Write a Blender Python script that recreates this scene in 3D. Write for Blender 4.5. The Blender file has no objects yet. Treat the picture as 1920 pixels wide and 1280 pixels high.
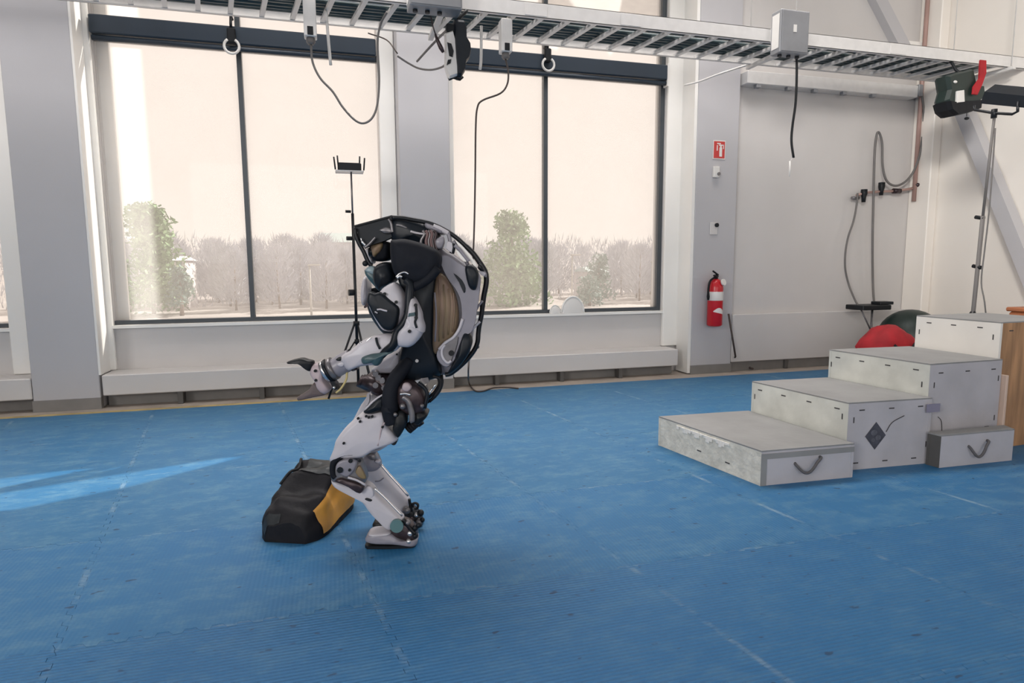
import bpy, bmesh, math, random
from mathutils import Vector, Matrix, noise

random.seed(7)
SC = bpy.context.scene
COL = SC.collection

# ------------------------------------------------------------------ camera, sky, sun, added fill lights, exposure
F, H = 1183.0, 1.20
YAW, PITCH, ROLL = math.radians(15.735), math.radians(6.892), math.radians(-0.303)
FWD = Vector((math.sin(YAW) * math.cos(PITCH), math.cos(YAW) * math.cos(PITCH), -math.sin(PITCH)))
_r0 = Vector((math.cos(YAW), -math.sin(YAW), 0.0))
_u0 = _r0.cross(FWD)
RGT = _r0 * math.cos(ROLL) + _u0 * math.sin(ROLL)
UPV = -_r0 * math.sin(ROLL) + _u0 * math.cos(ROLL)
EYE = Vector((0, 0, H))
cam = bpy.data.cameras.new('camera')
cam.sensor_width = 36.0
cam.lens = F / 1920 * 36
cam.clip_end = 1000
camo = bpy.data.objects.new('camera', cam)
COL.objects.link(camo)
camo.matrix_world = Matrix(((RGT.x, UPV.x, -FWD.x, 0), (RGT.y, UPV.y, -FWD.y, 0), (RGT.z, UPV.z, -FWD.z, H), (0, 0, 0, 1)))
SC.camera = camo

world = bpy.data.worlds.new('hazy_sky')
SC.world = world
world.use_nodes = True
_bg = world.node_tree.nodes['Background']
_bg.inputs[0].default_value = (1.0, 0.885, 0.80, 1)
_bg.inputs[1].default_value = 1.11

SUN_H = Vector((0.845, 0.535, 0)).normalized()      # horizontal direction towards the sun
SUN_EL = math.radians(40)
sun = bpy.data.lights.new('sun', 'SUN')
sun.energy = 8.5
sun.angle = math.radians(0.3)
sun.color = (1.0, 0.95, 0.88)
suno = bpy.data.objects.new('sun', sun)
COL.objects.link(suno)
_sd = SUN_H * math.cos(SUN_EL) + Vector((0, 0, math.sin(SUN_EL)))
suno.rotation_euler = _sd.to_track_quat('Z', 'Y').to_euler()


def fill_light(name, loc, sx, sy, power, colr=(1.0, 0.95, 0.92)):  # area fill added for brightness, no fixture stands there
    l = bpy.data.lights.new(name, 'AREA')
    l.shape = 'RECTANGLE'
    l.size, l.size_y = sx, sy
    l.energy = power
    l.color = colr
    o = bpy.data.objects.new(name, l)
    COL.objects.link(o)
    o.location = loc
    return o


for _x, _p in ((-3.6, 58), (0.1, 74), (3.2, 64)):
    _w = fill_light('high_fill', (_x, 4.8, 5.0), 2.6, 1.3, _p)  # added overhead fill to brighten the mats near the windows
    _w.data.spread = math.radians(110)
fill_light('fill_light', (4.6, 3.4, 5.9), 2.4, 2.4, 22)  # added fill to lift the end wall

_k = fill_light('side_fill', (-7.4, -4.0, 3.6), 3.6, 2.8, 230, (1.0, 0.97, 0.94))  # added fill from the left for the left-facing sides
_k.data.spread = math.radians(115)
_k.rotation_euler = Vector((-1.0, -0.52, 0.10)).to_track_quat('Z', 'Y').to_euler()

_b = fill_light('back_fill', (0.5, -5.6, 2.6), 8.0, 2.6, 190, (1.0, 0.98, 0.97))  # added fill behind the camera for the upright faces
_b.rotation_euler = Vector((0, -1.0, -0.02)).to_track_quat('Z', 'Y').to_euler()
_e = fill_light('end_wall_fill', (-2.5, -3.6, 4.9), 1.6, 1.2, 30, (1.0, 0.96, 0.90))  # added narrow fill aimed at the end wall
_e.data.spread = math.radians(32)
_e.rotation_euler = (Vector((-2.5, -3.6, 4.9)) - Vector((6.85, 4.2, 2.9))).to_track_quat('Z', 'Y').to_euler()
SC.view_settings.view_transform = 'Standard'
SC.view_settings.look = 'None'
SC.view_settings.gamma = 1
SC.view_settings.use_curve_mapping = False
SC.view_settings.exposure = 0.0


# ------------------------------------------------------------------ measuring: where the sight line of a photo point meets a plane of the place
def ray(px, py):
    return FWD + RGT * ((px - 960) / F) + UPV * ((640 - py) / F)


def gz(px, py, z=0.0):
    d = ray(px, py)
    return EYE + d * ((z - H) / d.z)


def wy(px, py, y):
    d = ray(px, py)
    return EYE + d * (y / d.y)


def wx(px, py, x):
    d = ray(px, py)
    return EYE + d * (x / d.x)


# ------------------------------------------------------------------ materials
def c(r, g, b):
    f = lambda v: (v / 255 / 12.92) if v / 255 <= 0.04045 else ((v / 255 + 0.055) / 1.055) ** 2.4
    return (f(r), f(g), f(b), 1)


def nodes(m):
    m.use_nodes = True
    nt = m.node_tree
    return nt, nt.nodes, nt.links, nt.nodes['Principled BSDF']


def mat(name, colr, rough=0.5, metal=0.0, var=0.12, vscale=6.0, bump=0.0, bscale=60.0, spec=0.5, colr2=None, stretch=None):
    m = bpy.data.materials.new(name)
    nt, N, L, b = nodes(m)
    b.inputs['Roughness'].default_value = rough
    b.inputs['Metallic'].default_value = metal
    b.inputs['Specular IOR Level'].default_value = spec
    tc = N.new('ShaderNodeTexCoord')
    src = tc.outputs['Object']
    if stretch:
        mp = N.new('ShaderNodeMapping')
        mp.inputs['Scale'].default_value = stretch
        L.new(src, mp.inputs['Vector'])
        src = mp.outputs['Vector']
    n = N.new('ShaderNodeTexNoise')
    n.inputs['Scale'].default_value = vscale
    n.inputs['Detail'].default_value = 5
    L.new(src, n.inputs['Vector'])
    mx = N.new('ShaderNodeMix')
    mx.data_type = 'RGBA'
    mx.inputs['A'].default_value = colr
    k = 1 - var
    mx.inputs['B'].default_value = colr2 or (colr[0] * k, colr[1] * k, colr[2] * k, 1)
    rp = N.new('ShaderNodeMapRange')
    rp.inputs['From Min'].default_value = 0.35
    rp.inputs['From Max'].default_value = 0.65
    L.new(n.outputs['Fac'], rp.inputs['Value'])
    L.new(rp.outputs['Result'], mx.inputs['Factor'])
    L.new(mx.outputs['Result'], b.inputs['Base Color'])
    if bump:
        n2 = N.new('ShaderNodeTexNoise')
        n2.inputs['Scale'].default_value = bscale
        n2.inputs['Detail'].default_value = 4
        L.new(src, n2.inputs['Vector'])
        bp = N.new('ShaderNodeBump')
        bp.inputs['Strength'].default_value = bump
        bp.inputs['Distance'].default_value = 0.01
        L.new(n2.outputs['Fac'], bp.inputs['Height'])
        L.new(bp.outputs['Normal'], b.inputs['Normal'])
    return m


def mat_foam(name, axis, rib=0.7, scuff=0.34, sat=(0.88, 1.07, 1.14)):
    """blue foam puzzle matting: fine ribs along one axis, pale scuffs, small dark specks"""
    m = bpy.data.materials.new(name)
    nt, N, L, b = nodes(m)
    b.inputs['Roughness'].default_value = 0.5
    b.inputs['Specular IOR Level'].default_value = 0.28
    ge = N.new('ShaderNodeNewGeometry')
    P = ge.outputs['Position']
    n1 = N.new('ShaderNodeTexNoise')
    n1.inputs['Scale'].default_value = 1.1
    n1.inputs['Detail'].default_value = 6
    L.new(P, n1.inputs['Vector'])
    m1 = N.new('ShaderNodeMix')
    m1.data_type = 'RGBA'
    m1.inputs['A'].default_value = (0.015 * sat[0], 0.105 * sat[1], 0.240 * sat[2], 1)
    m1.inputs['B'].default_value = (0.030 * sat[0], 0.142 * sat[1], 0.285 * sat[2], 1)
    L.new(n1.outputs['Fac'], m1.inputs['Factor'])
    # scuffs
    n2 = N.new('ShaderNodeTexNoise')
    n2.inputs['Scale'].default_value = 7.0
    n2.inputs['Detail'].default_value = 9
    n2.inputs['Roughness'].default_value = 0.82
    mp = N.new('ShaderNodeMapping')
    mp.inputs['Scale'].default_value = (0.75, 1.35, 1)
    L.new(P, mp.inputs['Vector'])
    L.new(mp.outputs['Vector'], n2.inputs['Vector'])
    r2 = N.new('ShaderNodeMapRange')
    r2.inputs['From Min'].default_value = 0.47
    r2.inputs['From Max'].default_value = 0.74
    r2.inputs['To Max'].default_value = scuff
    L.new(n2.outputs['Fac'], r2.inputs['Value'])
    m2 = N.new('ShaderNodeMix')
    m2.data_type = 'RGBA'
    m2.inputs['B'].default_value = (0.15, 0.285, 0.365, 1)
    L.new(m1.outputs['Result'], m2.inputs['A'])
    L.new(r2.outputs['Result'], m2.inputs['Factor'])
    # pale wear where neighbouring mats meet
    tg = N.new('ShaderNodeTexCoord')
    sx = N.new('ShaderNodeSeparateXYZ')
    L.new(tg.outputs['Generated'], sx.inputs[0])
    sw = N.new('ShaderNodeSeparateXYZ')
    L.new(P, sw.inputs[0])
    mm = N.new('ShaderNodeMath')
    mm.operation = 'MULTIPLY_ADD'
    mm.inputs[1].default_value = 0.165
    mm.inputs[2].default_value = 1.037 - 0.165 * 3.07 + 0.995 * 10
    L.new(sw.outputs['Y'], mm.inputs[0])
    m5 = N.new('ShaderNodeMath')
    m5.operation = 'ADD'
    L.new(mm.outputs[0], m5.inputs[0])
    L.new(sw.outputs['X'], m5.inputs[1])
    m6 = N.new('ShaderNodeMath')
    m6.operation = 'DIVIDE'
    m6.inputs[1].default_value = 0.995
    L.new(m5.outputs[0], m6.inputs[0])
    m7 = N.new('ShaderNodeMath')
    m7.operation = 'FRACT'
    L.new(m6.outputs[0], m7.inputs[0])
    ds = []
    for ax in ('X', 'Y'):
        a1 = N.new('ShaderNodeMath')
        a1.operation = 'SUBTRACT'
        a1.inputs[1].default_value = 0.5
        L.new(m7.outputs[0] if ax == 'X' else sx.outputs[ax], a1.inputs[0])
        a2 = N.new('ShaderNodeMath')
        a2.operation = 'ABSOLUTE'
        L.new(a1.outputs[0], a2.inputs[0])
        ds.append(a2)
    mxd = N.new('ShaderNodeMath')
    mxd.operation = 'MAXIMUM'
    L.new(ds[0].outputs[0], mxd.inputs[0])
    L.new(ds[1].outputs[0], mxd.inputs[1])
    er = N.new('ShaderNodeMapRange')
    er.inputs['From Min'].default_value = 0.482
    er.inputs['From Max'].default_value = 0.494
    L.new(mxd.outputs[0], er.inputs['Value'])
    nw = N.new('ShaderNodeTexNoise')
    nw.inputs['Scale'].default_value = 4.5
    nw.inputs['Detail'].default_value = 7
    nw.inputs['Roughness'].default_value = 0.7
    L.new(P, nw.inputs['Vector'])
    wr_ = N.new('ShaderNodeMapRange')
    wr_.inputs['From Min'].default_value = 0.49
    wr_.inputs['From Max'].default_value = 0.66
    wr_.inputs['To Max'].default_value = 0.46
    L.new(nw.outputs['Fac'], wr_.inputs['Value'])
    we = N.new('ShaderNodeMath')
    we.operation = 'MULTIPLY'
    L.new(er.outputs[0], we.inputs[0])
    L.new(wr_.outputs[0], we.inputs[1])
    mw = N.new('ShaderNodeMix')
    mw.data_type = 'RGBA'
    mw.inputs['B'].default_value = (0.33, 0.44, 0.50, 1)
    L.new(m2.outputs['Result'], mw.inputs['A'])
    L.new(we.outputs[0], mw.inputs['Factor'])
    m2 = mw
    # dark nicks
    n3 = N.new('ShaderNodeTexNoise')
    n3.inputs['Scale'].default_value = 19.0
    n3.inputs['Detail'].default_value = 2
    L.new(mp.outputs['Vector'], n3.inputs['Vector'])
    r3 = N.new('ShaderNodeMapRange')
    r3.inputs['From Min'].default_value = 0.69
    r3.inputs['From Max'].default_value = 0.73
    r3.inputs['To Max'].default_value = 0.75
    L.new(n3.outputs['Fac'], r3.inputs['Value'])
    m3 = N.new('ShaderNodeMix')
    m3.data_type = 'RGBA'
    m3.inputs['B'].default_value = (0.012, 0.035, 0.08, 1)
    L.new(m2.outputs['Result'], m3.inputs['A'])
    L.new(r3.outputs['Result'], m3.inputs['Factor'])
    L.new(m3.outputs['Result'], b.inputs['Base Color'])
    rr = N.new('ShaderNodeMapRange')
    rr.inputs['To Min'].default_value = 0.42
    rr.inputs['To Max'].default_value = 0.6
    L.new(n2.outputs['Fac'], rr.inputs['Value'])
    L.new(rr.outputs['Result'], b.inputs['Roughness'])
    # ribs
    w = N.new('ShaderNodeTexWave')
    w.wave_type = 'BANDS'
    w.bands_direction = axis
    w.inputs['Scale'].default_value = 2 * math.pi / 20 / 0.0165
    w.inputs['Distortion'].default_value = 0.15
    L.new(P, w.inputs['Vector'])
    groove_shade = N.new('ShaderNodeMapRange')      # shade between the ribs, painted into the colour
    groove_shade.inputs['To Min'].default_value = 0.30 * rib
    groove_shade.inputs['To Max'].default_value = 0.0
    L.new(w.outputs['Fac'], groove_shade.inputs['Value'])
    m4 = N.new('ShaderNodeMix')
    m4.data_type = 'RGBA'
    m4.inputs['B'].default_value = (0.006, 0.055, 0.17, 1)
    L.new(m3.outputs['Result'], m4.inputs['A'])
    L.new(groove_shade.outputs[0], m4.inputs['Factor'])
    L.new(m4.outputs['Result'], b.inputs['Base Color'])
    ad = N.new('ShaderNodeMath')
    ad.operation = 'MULTIPLY_ADD'
    ad.inputs[1].default_value = 0.6
    L.new(n2.outputs['Fac'], ad.inputs[0])
    L.new(w.outputs['Fac'], ad.inputs[2])
    bp = N.new('ShaderNodeBump')
    bp.inputs['Strength'].default_value = rib
    bp.inputs['Distance'].default_value = 0.003
    L.new(ad.outputs['Value'], bp.inputs['Height'])
    L.new(bp.outputs['Normal'], b.inputs['Normal'])
    return m


def mat_glass(name, film=0.23):
    """window pane: clear, a milky film standing in for the haze over the view, and a faint gloss"""
    m = bpy.data.materials.new(name)
    m.use_nodes = True
    nt = m.node_tree
    nt.nodes.clear()
    N, L = nt.nodes, nt.links
    out = N.new('ShaderNodeOutputMaterial')
    tr = N.new('ShaderNodeBsdfTransparent')
    tl = N.new('ShaderNodeBsdfTranslucent')  # scatter added to wash the outside view with haze
    tl.inputs[0].default_value = (0.93, 0.92, 0.9, 1)
    n = N.new('ShaderNodeTexNoise')
    n.inputs['Scale'].default_value = 2.5
    ge = N.new('ShaderNodeNewGeometry')
    L.new(ge.outputs['Position'], n.inputs['Vector'])
    rp = N.new('ShaderNodeMapRange')
    rp.inputs['To Min'].default_value = film * 0.7
    rp.inputs['To Max'].default_value = film * 1.3
    L.new(n.outputs['Fac'], rp.inputs['Value'])
    mx = N.new('ShaderNodeMixShader')
    L.new(rp.outputs['Result'], mx.inputs[0])
    L.new(tr.outputs[0], mx.inputs[1])
    L.new(tl.outputs[0], mx.inputs[2])
    gl = N.new('ShaderNodeBsdfGlossy')
    gl.inputs['Roughness'].default_value = 0.03
    m2 = N.new('ShaderNodeMixShader')
    m2.inputs[0].default_value = 0.008
    L.new(mx.outputs[0], m2.inputs[1])
    L.new(gl.outputs[0], m2.inputs[2])
    L.new(m2.outputs[0], out.inputs[0])
    return m


M = {
    'wall': mat('painted_wall', (0.62, 0.595, 0.58, 1), 0.55, var=0.05, vscale=1.5, bump=0.04, bscale=90),
    'pillar': mat('painted_pillar', (0.50, 0.49, 0.505, 1), 0.55, var=0.05, vscale=1.2, bump=0.04, bscale=90),
    'trim': mat('white_trim', (0.88, 0.86, 0.82, 1), 0.4, var=0.04, vscale=2),
    'endwall': mat('end_wall_paint', (0.86, 0.81, 0.75, 1), 0.55, var=0.06, vscale=0.9, bump=0.04),
    'ceiling': mat('ceiling_paint', (0.6, 0.6, 0.6, 1), 0.8),
    'concrete': mat('concrete', (0.42, 0.36, 0.31, 1), 0.7, var=0.25, vscale=3, bump=0.2, bscale=40),
    'base': mat('grey_base', (0.22, 0.21, 0.20, 1), 0.6),
    'dark_kick': mat('dark_kick', (0.10, 0.095, 0.09, 1), 0.7),
    'tape': mat('yellow_tape', (0.55, 0.42, 0.17, 1), 0.5, var=0.35, vscale=9),
    'frame': mat('dark_window_frame', (0.055, 0.065, 0.075, 1), 0.35, spec=0.6),
    'blind': mat('blind_cassette', (0.025, 0.04, 0.06, 1), 0.4, var=0.2, vscale=2),
    'steel': mat('galvanised_steel', (0.70, 0.685, 0.67, 1), 0.42, 0.05, var=0.07, vscale=14, bump=0.03),
    'grey_box': mat('grey_enclosure', (0.27, 0.275, 0.29, 1), 0.45, 0.1),
    'cable_teal': mat('dark_teal_cable', (0.045, 0.075, 0.08, 1), 0.5, var=0.3),
    'black': mat('black_plastic', (0.009, 0.011, 0.014, 1), 0.45, spec=0.3, var=0.2),
    'black_metal': mat('black_metal', (0.02, 0.022, 0.026, 1), 0.35, 0.5, var=0.2),
    'rubber': mat('black_rubber', (0.011, 0.012, 0.015, 1), 0.6, spec=0.25, var=0.25, vscale=20),
    'grey_cable': mat('grey_cable', (0.16, 0.15, 0.145, 1), 0.55),
    'brown_cable': mat('brown_cable', (0.06, 0.045, 0.04, 1), 0.55),
    'white_plastic': mat('white_plastic', (0.75, 0.73, 0.70, 1), 0.4, var=0.04),
    'red': mat('red_paint', (0.58, 0.012, 0.022, 1), 0.3, var=0.1),
    'red_cloth': mat('red_cloth', (0.42, 0.012, 0.02, 1), 0.75, var=0.3, bump=0.3, bscale=25),
    'sign_red': mat('sign_red', (0.55, 0.05, 0.045, 1), 0.45, var=0.05),
    'green_black': mat('dark_green_rubber', (0.012, 0.026, 0.022, 1), 0.45, var=0.2),
    'copper': mat('copper_pipe', (0.42, 0.27, 0.235, 1), 0.45, 0.15),
    'orange': mat('orange_plastic', (0.45, 0.16, 0.07, 1), 0.5),
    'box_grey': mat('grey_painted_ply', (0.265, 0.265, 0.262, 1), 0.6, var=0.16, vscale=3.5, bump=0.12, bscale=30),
    'box_side': mat('lit_side_ply', (0.66, 0.665, 0.61, 1), 0.6, var=0.20, vscale=5, bump=0.12, bscale=30),  # grey ply paled for the faces turned to the window light
    'box_front': mat('shaded_front_ply', (0.47, 0.455, 0.48, 1), 0.6, var=0.14, vscale=4, bump=0.1, bscale=30),  # the same grey ply toned down for the faces in shade
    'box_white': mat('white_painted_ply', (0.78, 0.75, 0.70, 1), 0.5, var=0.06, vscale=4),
    'wood': mat('bare_plywood', (0.50, 0.27, 0.13, 1), 0.55, var=0.45, vscale=3.2, bump=0.05, stretch=(6, 6, 0.8)),
    'pale_wood': mat('pale_wood', (0.62, 0.46, 0.37, 1), 0.6, var=0.1, stretch=(8, 8, 1)),
    'slot': mat('dark_slot', (0.05, 0.047, 0.05, 1), 0.8),
    'emblem': mat('grey_emblem', (0.075, 0.075, 0.095, 1), 0.6, var=0.45, vscale=22),
    'emblem_pale': mat('pale_emblem_figure', (0.13, 0.13, 0.155, 1), 0.6, var=0.4, vscale=40),
    'ply_dark': mat('dark_grey_ply', (0.10, 0.095, 0.09, 1), 0.6, var=0.2),
    'sticker': mat('mauve_label', (0.24, 0.225, 0.30, 1), 0.5),
    'rope': mat('grey_rope', (0.11, 0.105, 0.11, 1), 0.8, bump=0.4, bscale=250),
    'worn': mat('chipped_wood', (0.66, 0.64, 0.57, 1), 0.8, var=0.22, vscale=16, bump=0.6, bscale=40),
    'fabric': mat('black_bag_fabric', (0.007, 0.007, 0.010, 1), 0.6, spec=0.25, var=0.3, vscale=9, bump=0.5, bscale=16),
    'fabric2': mat('sheen_bag_fabric', (0.016, 0.021, 0.025, 1), 0.45, spec=0.35, var=0.4, vscale=9, bump=0.5, bscale=18),
    'yellow': mat('yellow_fabric', (0.62, 0.30, 0.045, 1), 0.65, var=0.4, vscale=7, bump=0.3, bscale=18, colr2=(0.44, 0.22, 0.06, 1)),
    'shell': mat('white_shell', (0.54, 0.52, 0.56, 1), 0.38, var=0.08, vscale=9),
    'shell_grey': mat('grey_shell', (0.27, 0.26, 0.30, 1), 0.36, var=0.15, vscale=8),
    'mech': mat('machined_grey', (0.24, 0.23, 0.24, 1), 0.35, 0.55, var=0.3, vscale=25),
    'maroon': mat('dark_maroon_metal', (0.065, 0.045, 0.05, 1), 0.35, 0.4, var=0.5, vscale=35),
    'navy': mat('navy_black_cover', (0.007, 0.011, 0.017, 1), 0.42, spec=0.3, var=0.3, vscale=10),
    'navy_soft': mat('navy_soft_cover', (0.010, 0.012, 0.018, 1), 0.7, spec=0.2, var=0.2, vscale=12, bump=0.15, bscale=30),
    'teal': mat('teal_cover', (0.05, 0.10, 0.115, 1), 0.4, var=0.3, vscale=14),
    'teal_pad': mat('teal_pad', (0.10, 0.20, 0.21, 1), 0.5),
    'pale_teal': mat('pale_teal_cover', (0.28, 0.36, 0.39, 1), 0.35, var=0.3, vscale=14),
    'bronze': mat('bronze_panel', (0.25, 0.165, 0.12, 1), 0.55, 0.05, var=0.4, vscale=5, colr2=(0.21, 0.16, 0.08, 1), stretch=(6, 6, 0.7)),
    'finger': mat('grey_brown_finger', (0.13, 0.10, 0.10, 1), 0.6, var=0.3),
    'palm': mat('pink_grey_palm', (0.46, 0.38, 0.40, 1), 0.45, var=0.12),
    'wire_red': mat('pink_wire', (0.17, 0.10, 0.10, 1), 0.5),
    'wire_yellow': mat('yellow_wire', (0.55, 0.45, 0.2, 1), 0.5),
    'chrome': mat('bright_metal', (0.75, 0.75, 0.76, 1), 0.22, 0.85, var=0.1),
    'glass': mat_glass('window_glass'),
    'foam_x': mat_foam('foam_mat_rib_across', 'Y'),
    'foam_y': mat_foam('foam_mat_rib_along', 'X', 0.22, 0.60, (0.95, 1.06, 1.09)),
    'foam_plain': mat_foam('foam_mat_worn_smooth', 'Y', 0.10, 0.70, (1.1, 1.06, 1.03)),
    'field': mat('winter_ground', (0.46, 0.42, 0.395, 1), 0.9, var=0.25, vscale=0.08),
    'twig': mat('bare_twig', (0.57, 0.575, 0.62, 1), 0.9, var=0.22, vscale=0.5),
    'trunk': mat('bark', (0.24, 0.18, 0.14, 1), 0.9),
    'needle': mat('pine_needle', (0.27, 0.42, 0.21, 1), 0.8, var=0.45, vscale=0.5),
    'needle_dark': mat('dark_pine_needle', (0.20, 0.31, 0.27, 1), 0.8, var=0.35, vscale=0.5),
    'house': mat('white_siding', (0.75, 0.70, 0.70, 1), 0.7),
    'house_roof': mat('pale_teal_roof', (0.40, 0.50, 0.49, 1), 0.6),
    'pole': mat('pale_pole', (0.42, 0.41, 0.38, 1), 0.5),
}


# ------------------------------------------------------------------ mesh building
class MB:
    def __init__(s):
        s.v, s.f, s.sm = [], [], []

    def add(s, vs, fs, smooth=False):
        n = len(s.v)
        s.v += [Vector(p) for p in vs]
        for f in fs:
            s.f.append([i + n for i in f])
            s.sm.append(smooth)
        return s

    def box(s, x0, x1, y0, y1, z0, z1):
        vs = [(x, y, z) for z in (z0, z1) for y in (y0, y1) for x in (x0, x1)]
        return s.add(vs, [(0, 2, 3, 1), (4, 5, 7, 6), (0, 1, 5, 4), (2, 6, 7, 3), (0, 4, 6, 2), (1, 3, 7, 5)])

    def bbox(s, x0, x1, y0, y1, z0, z1, b=0.004):
        """box with chamfered edges"""
        bm = bmesh.new()
        bmesh.ops.create_cube(bm, size=1)
        for v in bm.verts:
            v.co = Vector(((x0 + x1) / 2 + v.co.x * (x1 - x0), (y0 + y1) / 2 + v.co.y * (y1 - y0), (z0 + z1) / 2 + v.co.z * (z1 - z0)))
        bmesh.ops.bevel(bm, geom=bm.edges[:], offset=b, segments=1, affect='EDGES')
        bm.verts.index_update()
        s.add([v.co.copy() for v in bm.verts], [[v.index for v in f.verts] for f in bm.faces])
        bm.free()
        return s

    def hexa(s, p):
        """eight corners: four bottom then four top, same order round"""
        return s.add(p, [(3, 2, 1, 0), (4, 5, 6, 7), (0, 1, 5, 4), (1, 2, 6, 5), (2, 3, 7, 6), (3, 0, 4, 7)])

    def tube(s, path, rad, n=8, caps=True):
        path = [Vector(p) for p in path]
        m = len(path)
        rads = rad if isinstance(rad, (list, tuple)) else [rad] * m
        up = None
        vs = []
        for i, p in enumerate(path):
            t = (path[min(i + 1, m - 1)] - path[max(i - 1, 0)])
            t = t.normalized() if t.length > 1e-9 else Vector((0, 0, 1))
            if up is None:
                a = Vector((0, 0, 1)) if abs(t.z) < 0.9 else Vector((1, 0, 0))
                up = (a - t * a.dot(t)).normalized()
            else:
                up = (up - t * up.dot(t)).normalized()
            w = t.cross(up)
            for k in range(n):
                an = 2 * math.pi * k / n
                vs.append(p + (up * math.cos(an) + w * math.sin(an)) * rads[i])
        fs = []
        for i in range(m - 1):
            for k in range(n):
                fs.append((i * n + k, i * n + (k + 1) % n, (i + 1) * n + (k + 1) % n, (i + 1) * n + k))
        s.add(vs, fs, True)
        if caps:
            b = len(s.v) - len(vs)
            s.f.append([b + k for k in range(n)][::-1])
            s.sm.append(False)
            s.f.append([b + (m - 1) * n + k for k in range(n)])
            s.sm.append(False)
        return s

    def disc(s, p, axis, r, t, n=14):
        """short cylinder centred on p"""
        a = Vector(axis).normalized()
        return s.tube([Vector(p) - a * t / 2, Vector(p) + a * t / 2], r, n)

    def ball(s, p, rx, ry=None, rz=None, n=12, m=8, rot=None):
        ry, rz = ry or rx, rz or rx
        vs, fs = [], []
        for i in range(m + 1):
            th = math.pi * i / m
            for k in range(n):
                ph = 2 * math.pi * k / n
                q = Vector((rx * math.sin(th) * math.cos(ph), ry * math.sin(th) * math.sin(ph), rz * math.cos(th)))
                vs.append(Vector(p) + (rot @ q if rot else q))
        for i in range(m):
            for k in range(n):
                fs.append((i * n + k, (i + 1) * n + k, (i + 1) * n + (k + 1) % n, i * n + (k + 1) % n))
        return s.add(vs, fs, True)

    def build(s, name, m, parent=None, loc=None):
        """one mesh object; vertices are given in world coordinates"""
        off = Vector(loc) if loc is not None else Vector((0, 0, 0))
        root = parent
        while root is not None and root.parent is not None:
            root = root.parent
        if root is not None:
            off = root.location
        me = bpy.data.meshes.new(name)
        me.from_pydata([tuple(p - off) for p in s.v], [], s.f)
        me.polygons.foreach_set('use_smooth', s.sm)
        me.update()
        bm = bmesh.new()
        bm.from_mesh(me)
        bmesh.ops.remove_doubles(bm, verts=bm.verts[:], dist=1e-6)
        bmesh.ops.recalc_face_normals(bm, faces=bm.faces[:])
        bm.to_mesh(me)
        bm.free()
        me.materials.append(M[m])
        o = bpy.data.objects.new(name, me)
        COL.objects.link(o)
        if parent is not None:
            o.parent = parent
        else:
            o.location = off
        return o


def tag(o, label=None, cat=None, group=None, kind=None):
    if label:
        o['label'] = label
    if cat:
        o['category'] = cat
    if group:
        o['group'] = group
    if kind:
        o['kind'] = kind
    return o


def thing(name, loc, label, cat, group=None, kind=None):
    o = bpy.data.objects.new(name, None)
    o.empty_display_size = 0.1
    COL.objects.link(o)
    o.location = loc
    return tag(o, label, cat, group, kind)


def spline(pts, n=6):
    """Catmull-Rom through the points"""
    P = [Vector(p) for p in pts]
    P = [P[0] * 2 - P[1]] + P + [P[-1] * 2 - P[-2]]
    out = []
    for i in range(1, len(P) - 2):
        a, b, d, e = P[i - 1], P[i], P[i + 1], P[i + 2]
        for k in range(n):
            t = k / n
            out.append(0.5 * (2 * b + (d - a) * t + (2 * a - 5 * b + 4 * d - e) * t * t + (3 * b - a - 3 * d + e) * t ** 3))
    out.append(P[-2].copy())
    return out


def struct(name, mb, m, parent=None):
    o = mb.build(name, m, parent)
    if parent is None:
        o['kind'] = 'structure'
    return o


# ------------------------------------------------------------------ the hall
XL, XR, YB, ZC = -8.0, 6.85, -6.0, 6.0
YP, YW = 6.12, 6.42            # front of the pillars, plane of the windows
BAYS = [(-5.30, -2.70, [-4.0]), (-1.91, 0.48, [-0.747]), (1.206, 3.56, [2.19])]
ZS, ZT = 0.685, 5.5            # window sill and head

floor = struct('floor', MB().box(XL, XR, YB, YW, -0.20, -0.014), 'concrete')
struct('ceiling', MB().box(XL, XR, YB, YW + .25, ZC, ZC + 0.15), 'ceiling')
struct('wall_left', MB().box(XL - .2, XL, YB, YW + .25, -.2, ZC), 'wall')
struct('wall_front', MB().box(XL, XR, YB - .2, YB, -.2, ZC), 'wall')
struct('wall_right', MB().box(XR, XR + .2, YB, YW + .25, -.2, ZC), 'endwall')
wb = MB()
edges = [XL] + [e for a in BAYS for e in a[:2]] + [4.29]
for i in range(0, len(edges), 2):
    wb.box(edges[i], edges[i + 1], YW, YW + .22, -.2, ZC)
for a in BAYS:
    wb.box(a[0], a[1], YW, YW + .22, -.2, ZS - 0.03)
    wb.box(a[0], a[1], YW, YW + .22, ZT, ZC)
wb.box(4.29, XR, YP + .06, YW + .22, -.2, ZC)
struct('wall_back', wb, 'wall')

# pillars with a grey foot strip
for x0, x1 in ((-2.47, -1.97), (0.64, 1.118), (3.78, 4.29)):
    p = struct('pillar', MB().bbox(x0, x1, YP, YW - .001, -.013, ZC, .006), 'pillar')
    MB().box(x0 - .004, x1 + .004, YP - .012, YP + .05, -.013, .085).build('foot_strip', 'base', p)

# white jamb boards beside each window, stepped
k = 1
for x0, x1 in ((-2.70 + .0, -2.475), (-1.965, -1.912), (0.485, 0.636), (1.122, 1.204), (3.565, 3.776)):
    struct('trim_%d' % k, MB().bbox(x0, x1, YW - .05, YW - .001, .28, ZC, .008), 'trim')
    k += 1
for x0, x1 in ((-1.972, -1.955), (3.742, 3.777)):   # pillar side cheeks
    struct('trim_%d' % k, MB().box(x0, x1, YP + .004, YW - .05, .0 if x0 > 3 else .28, ZC), 'trim')
    k += 1

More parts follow.
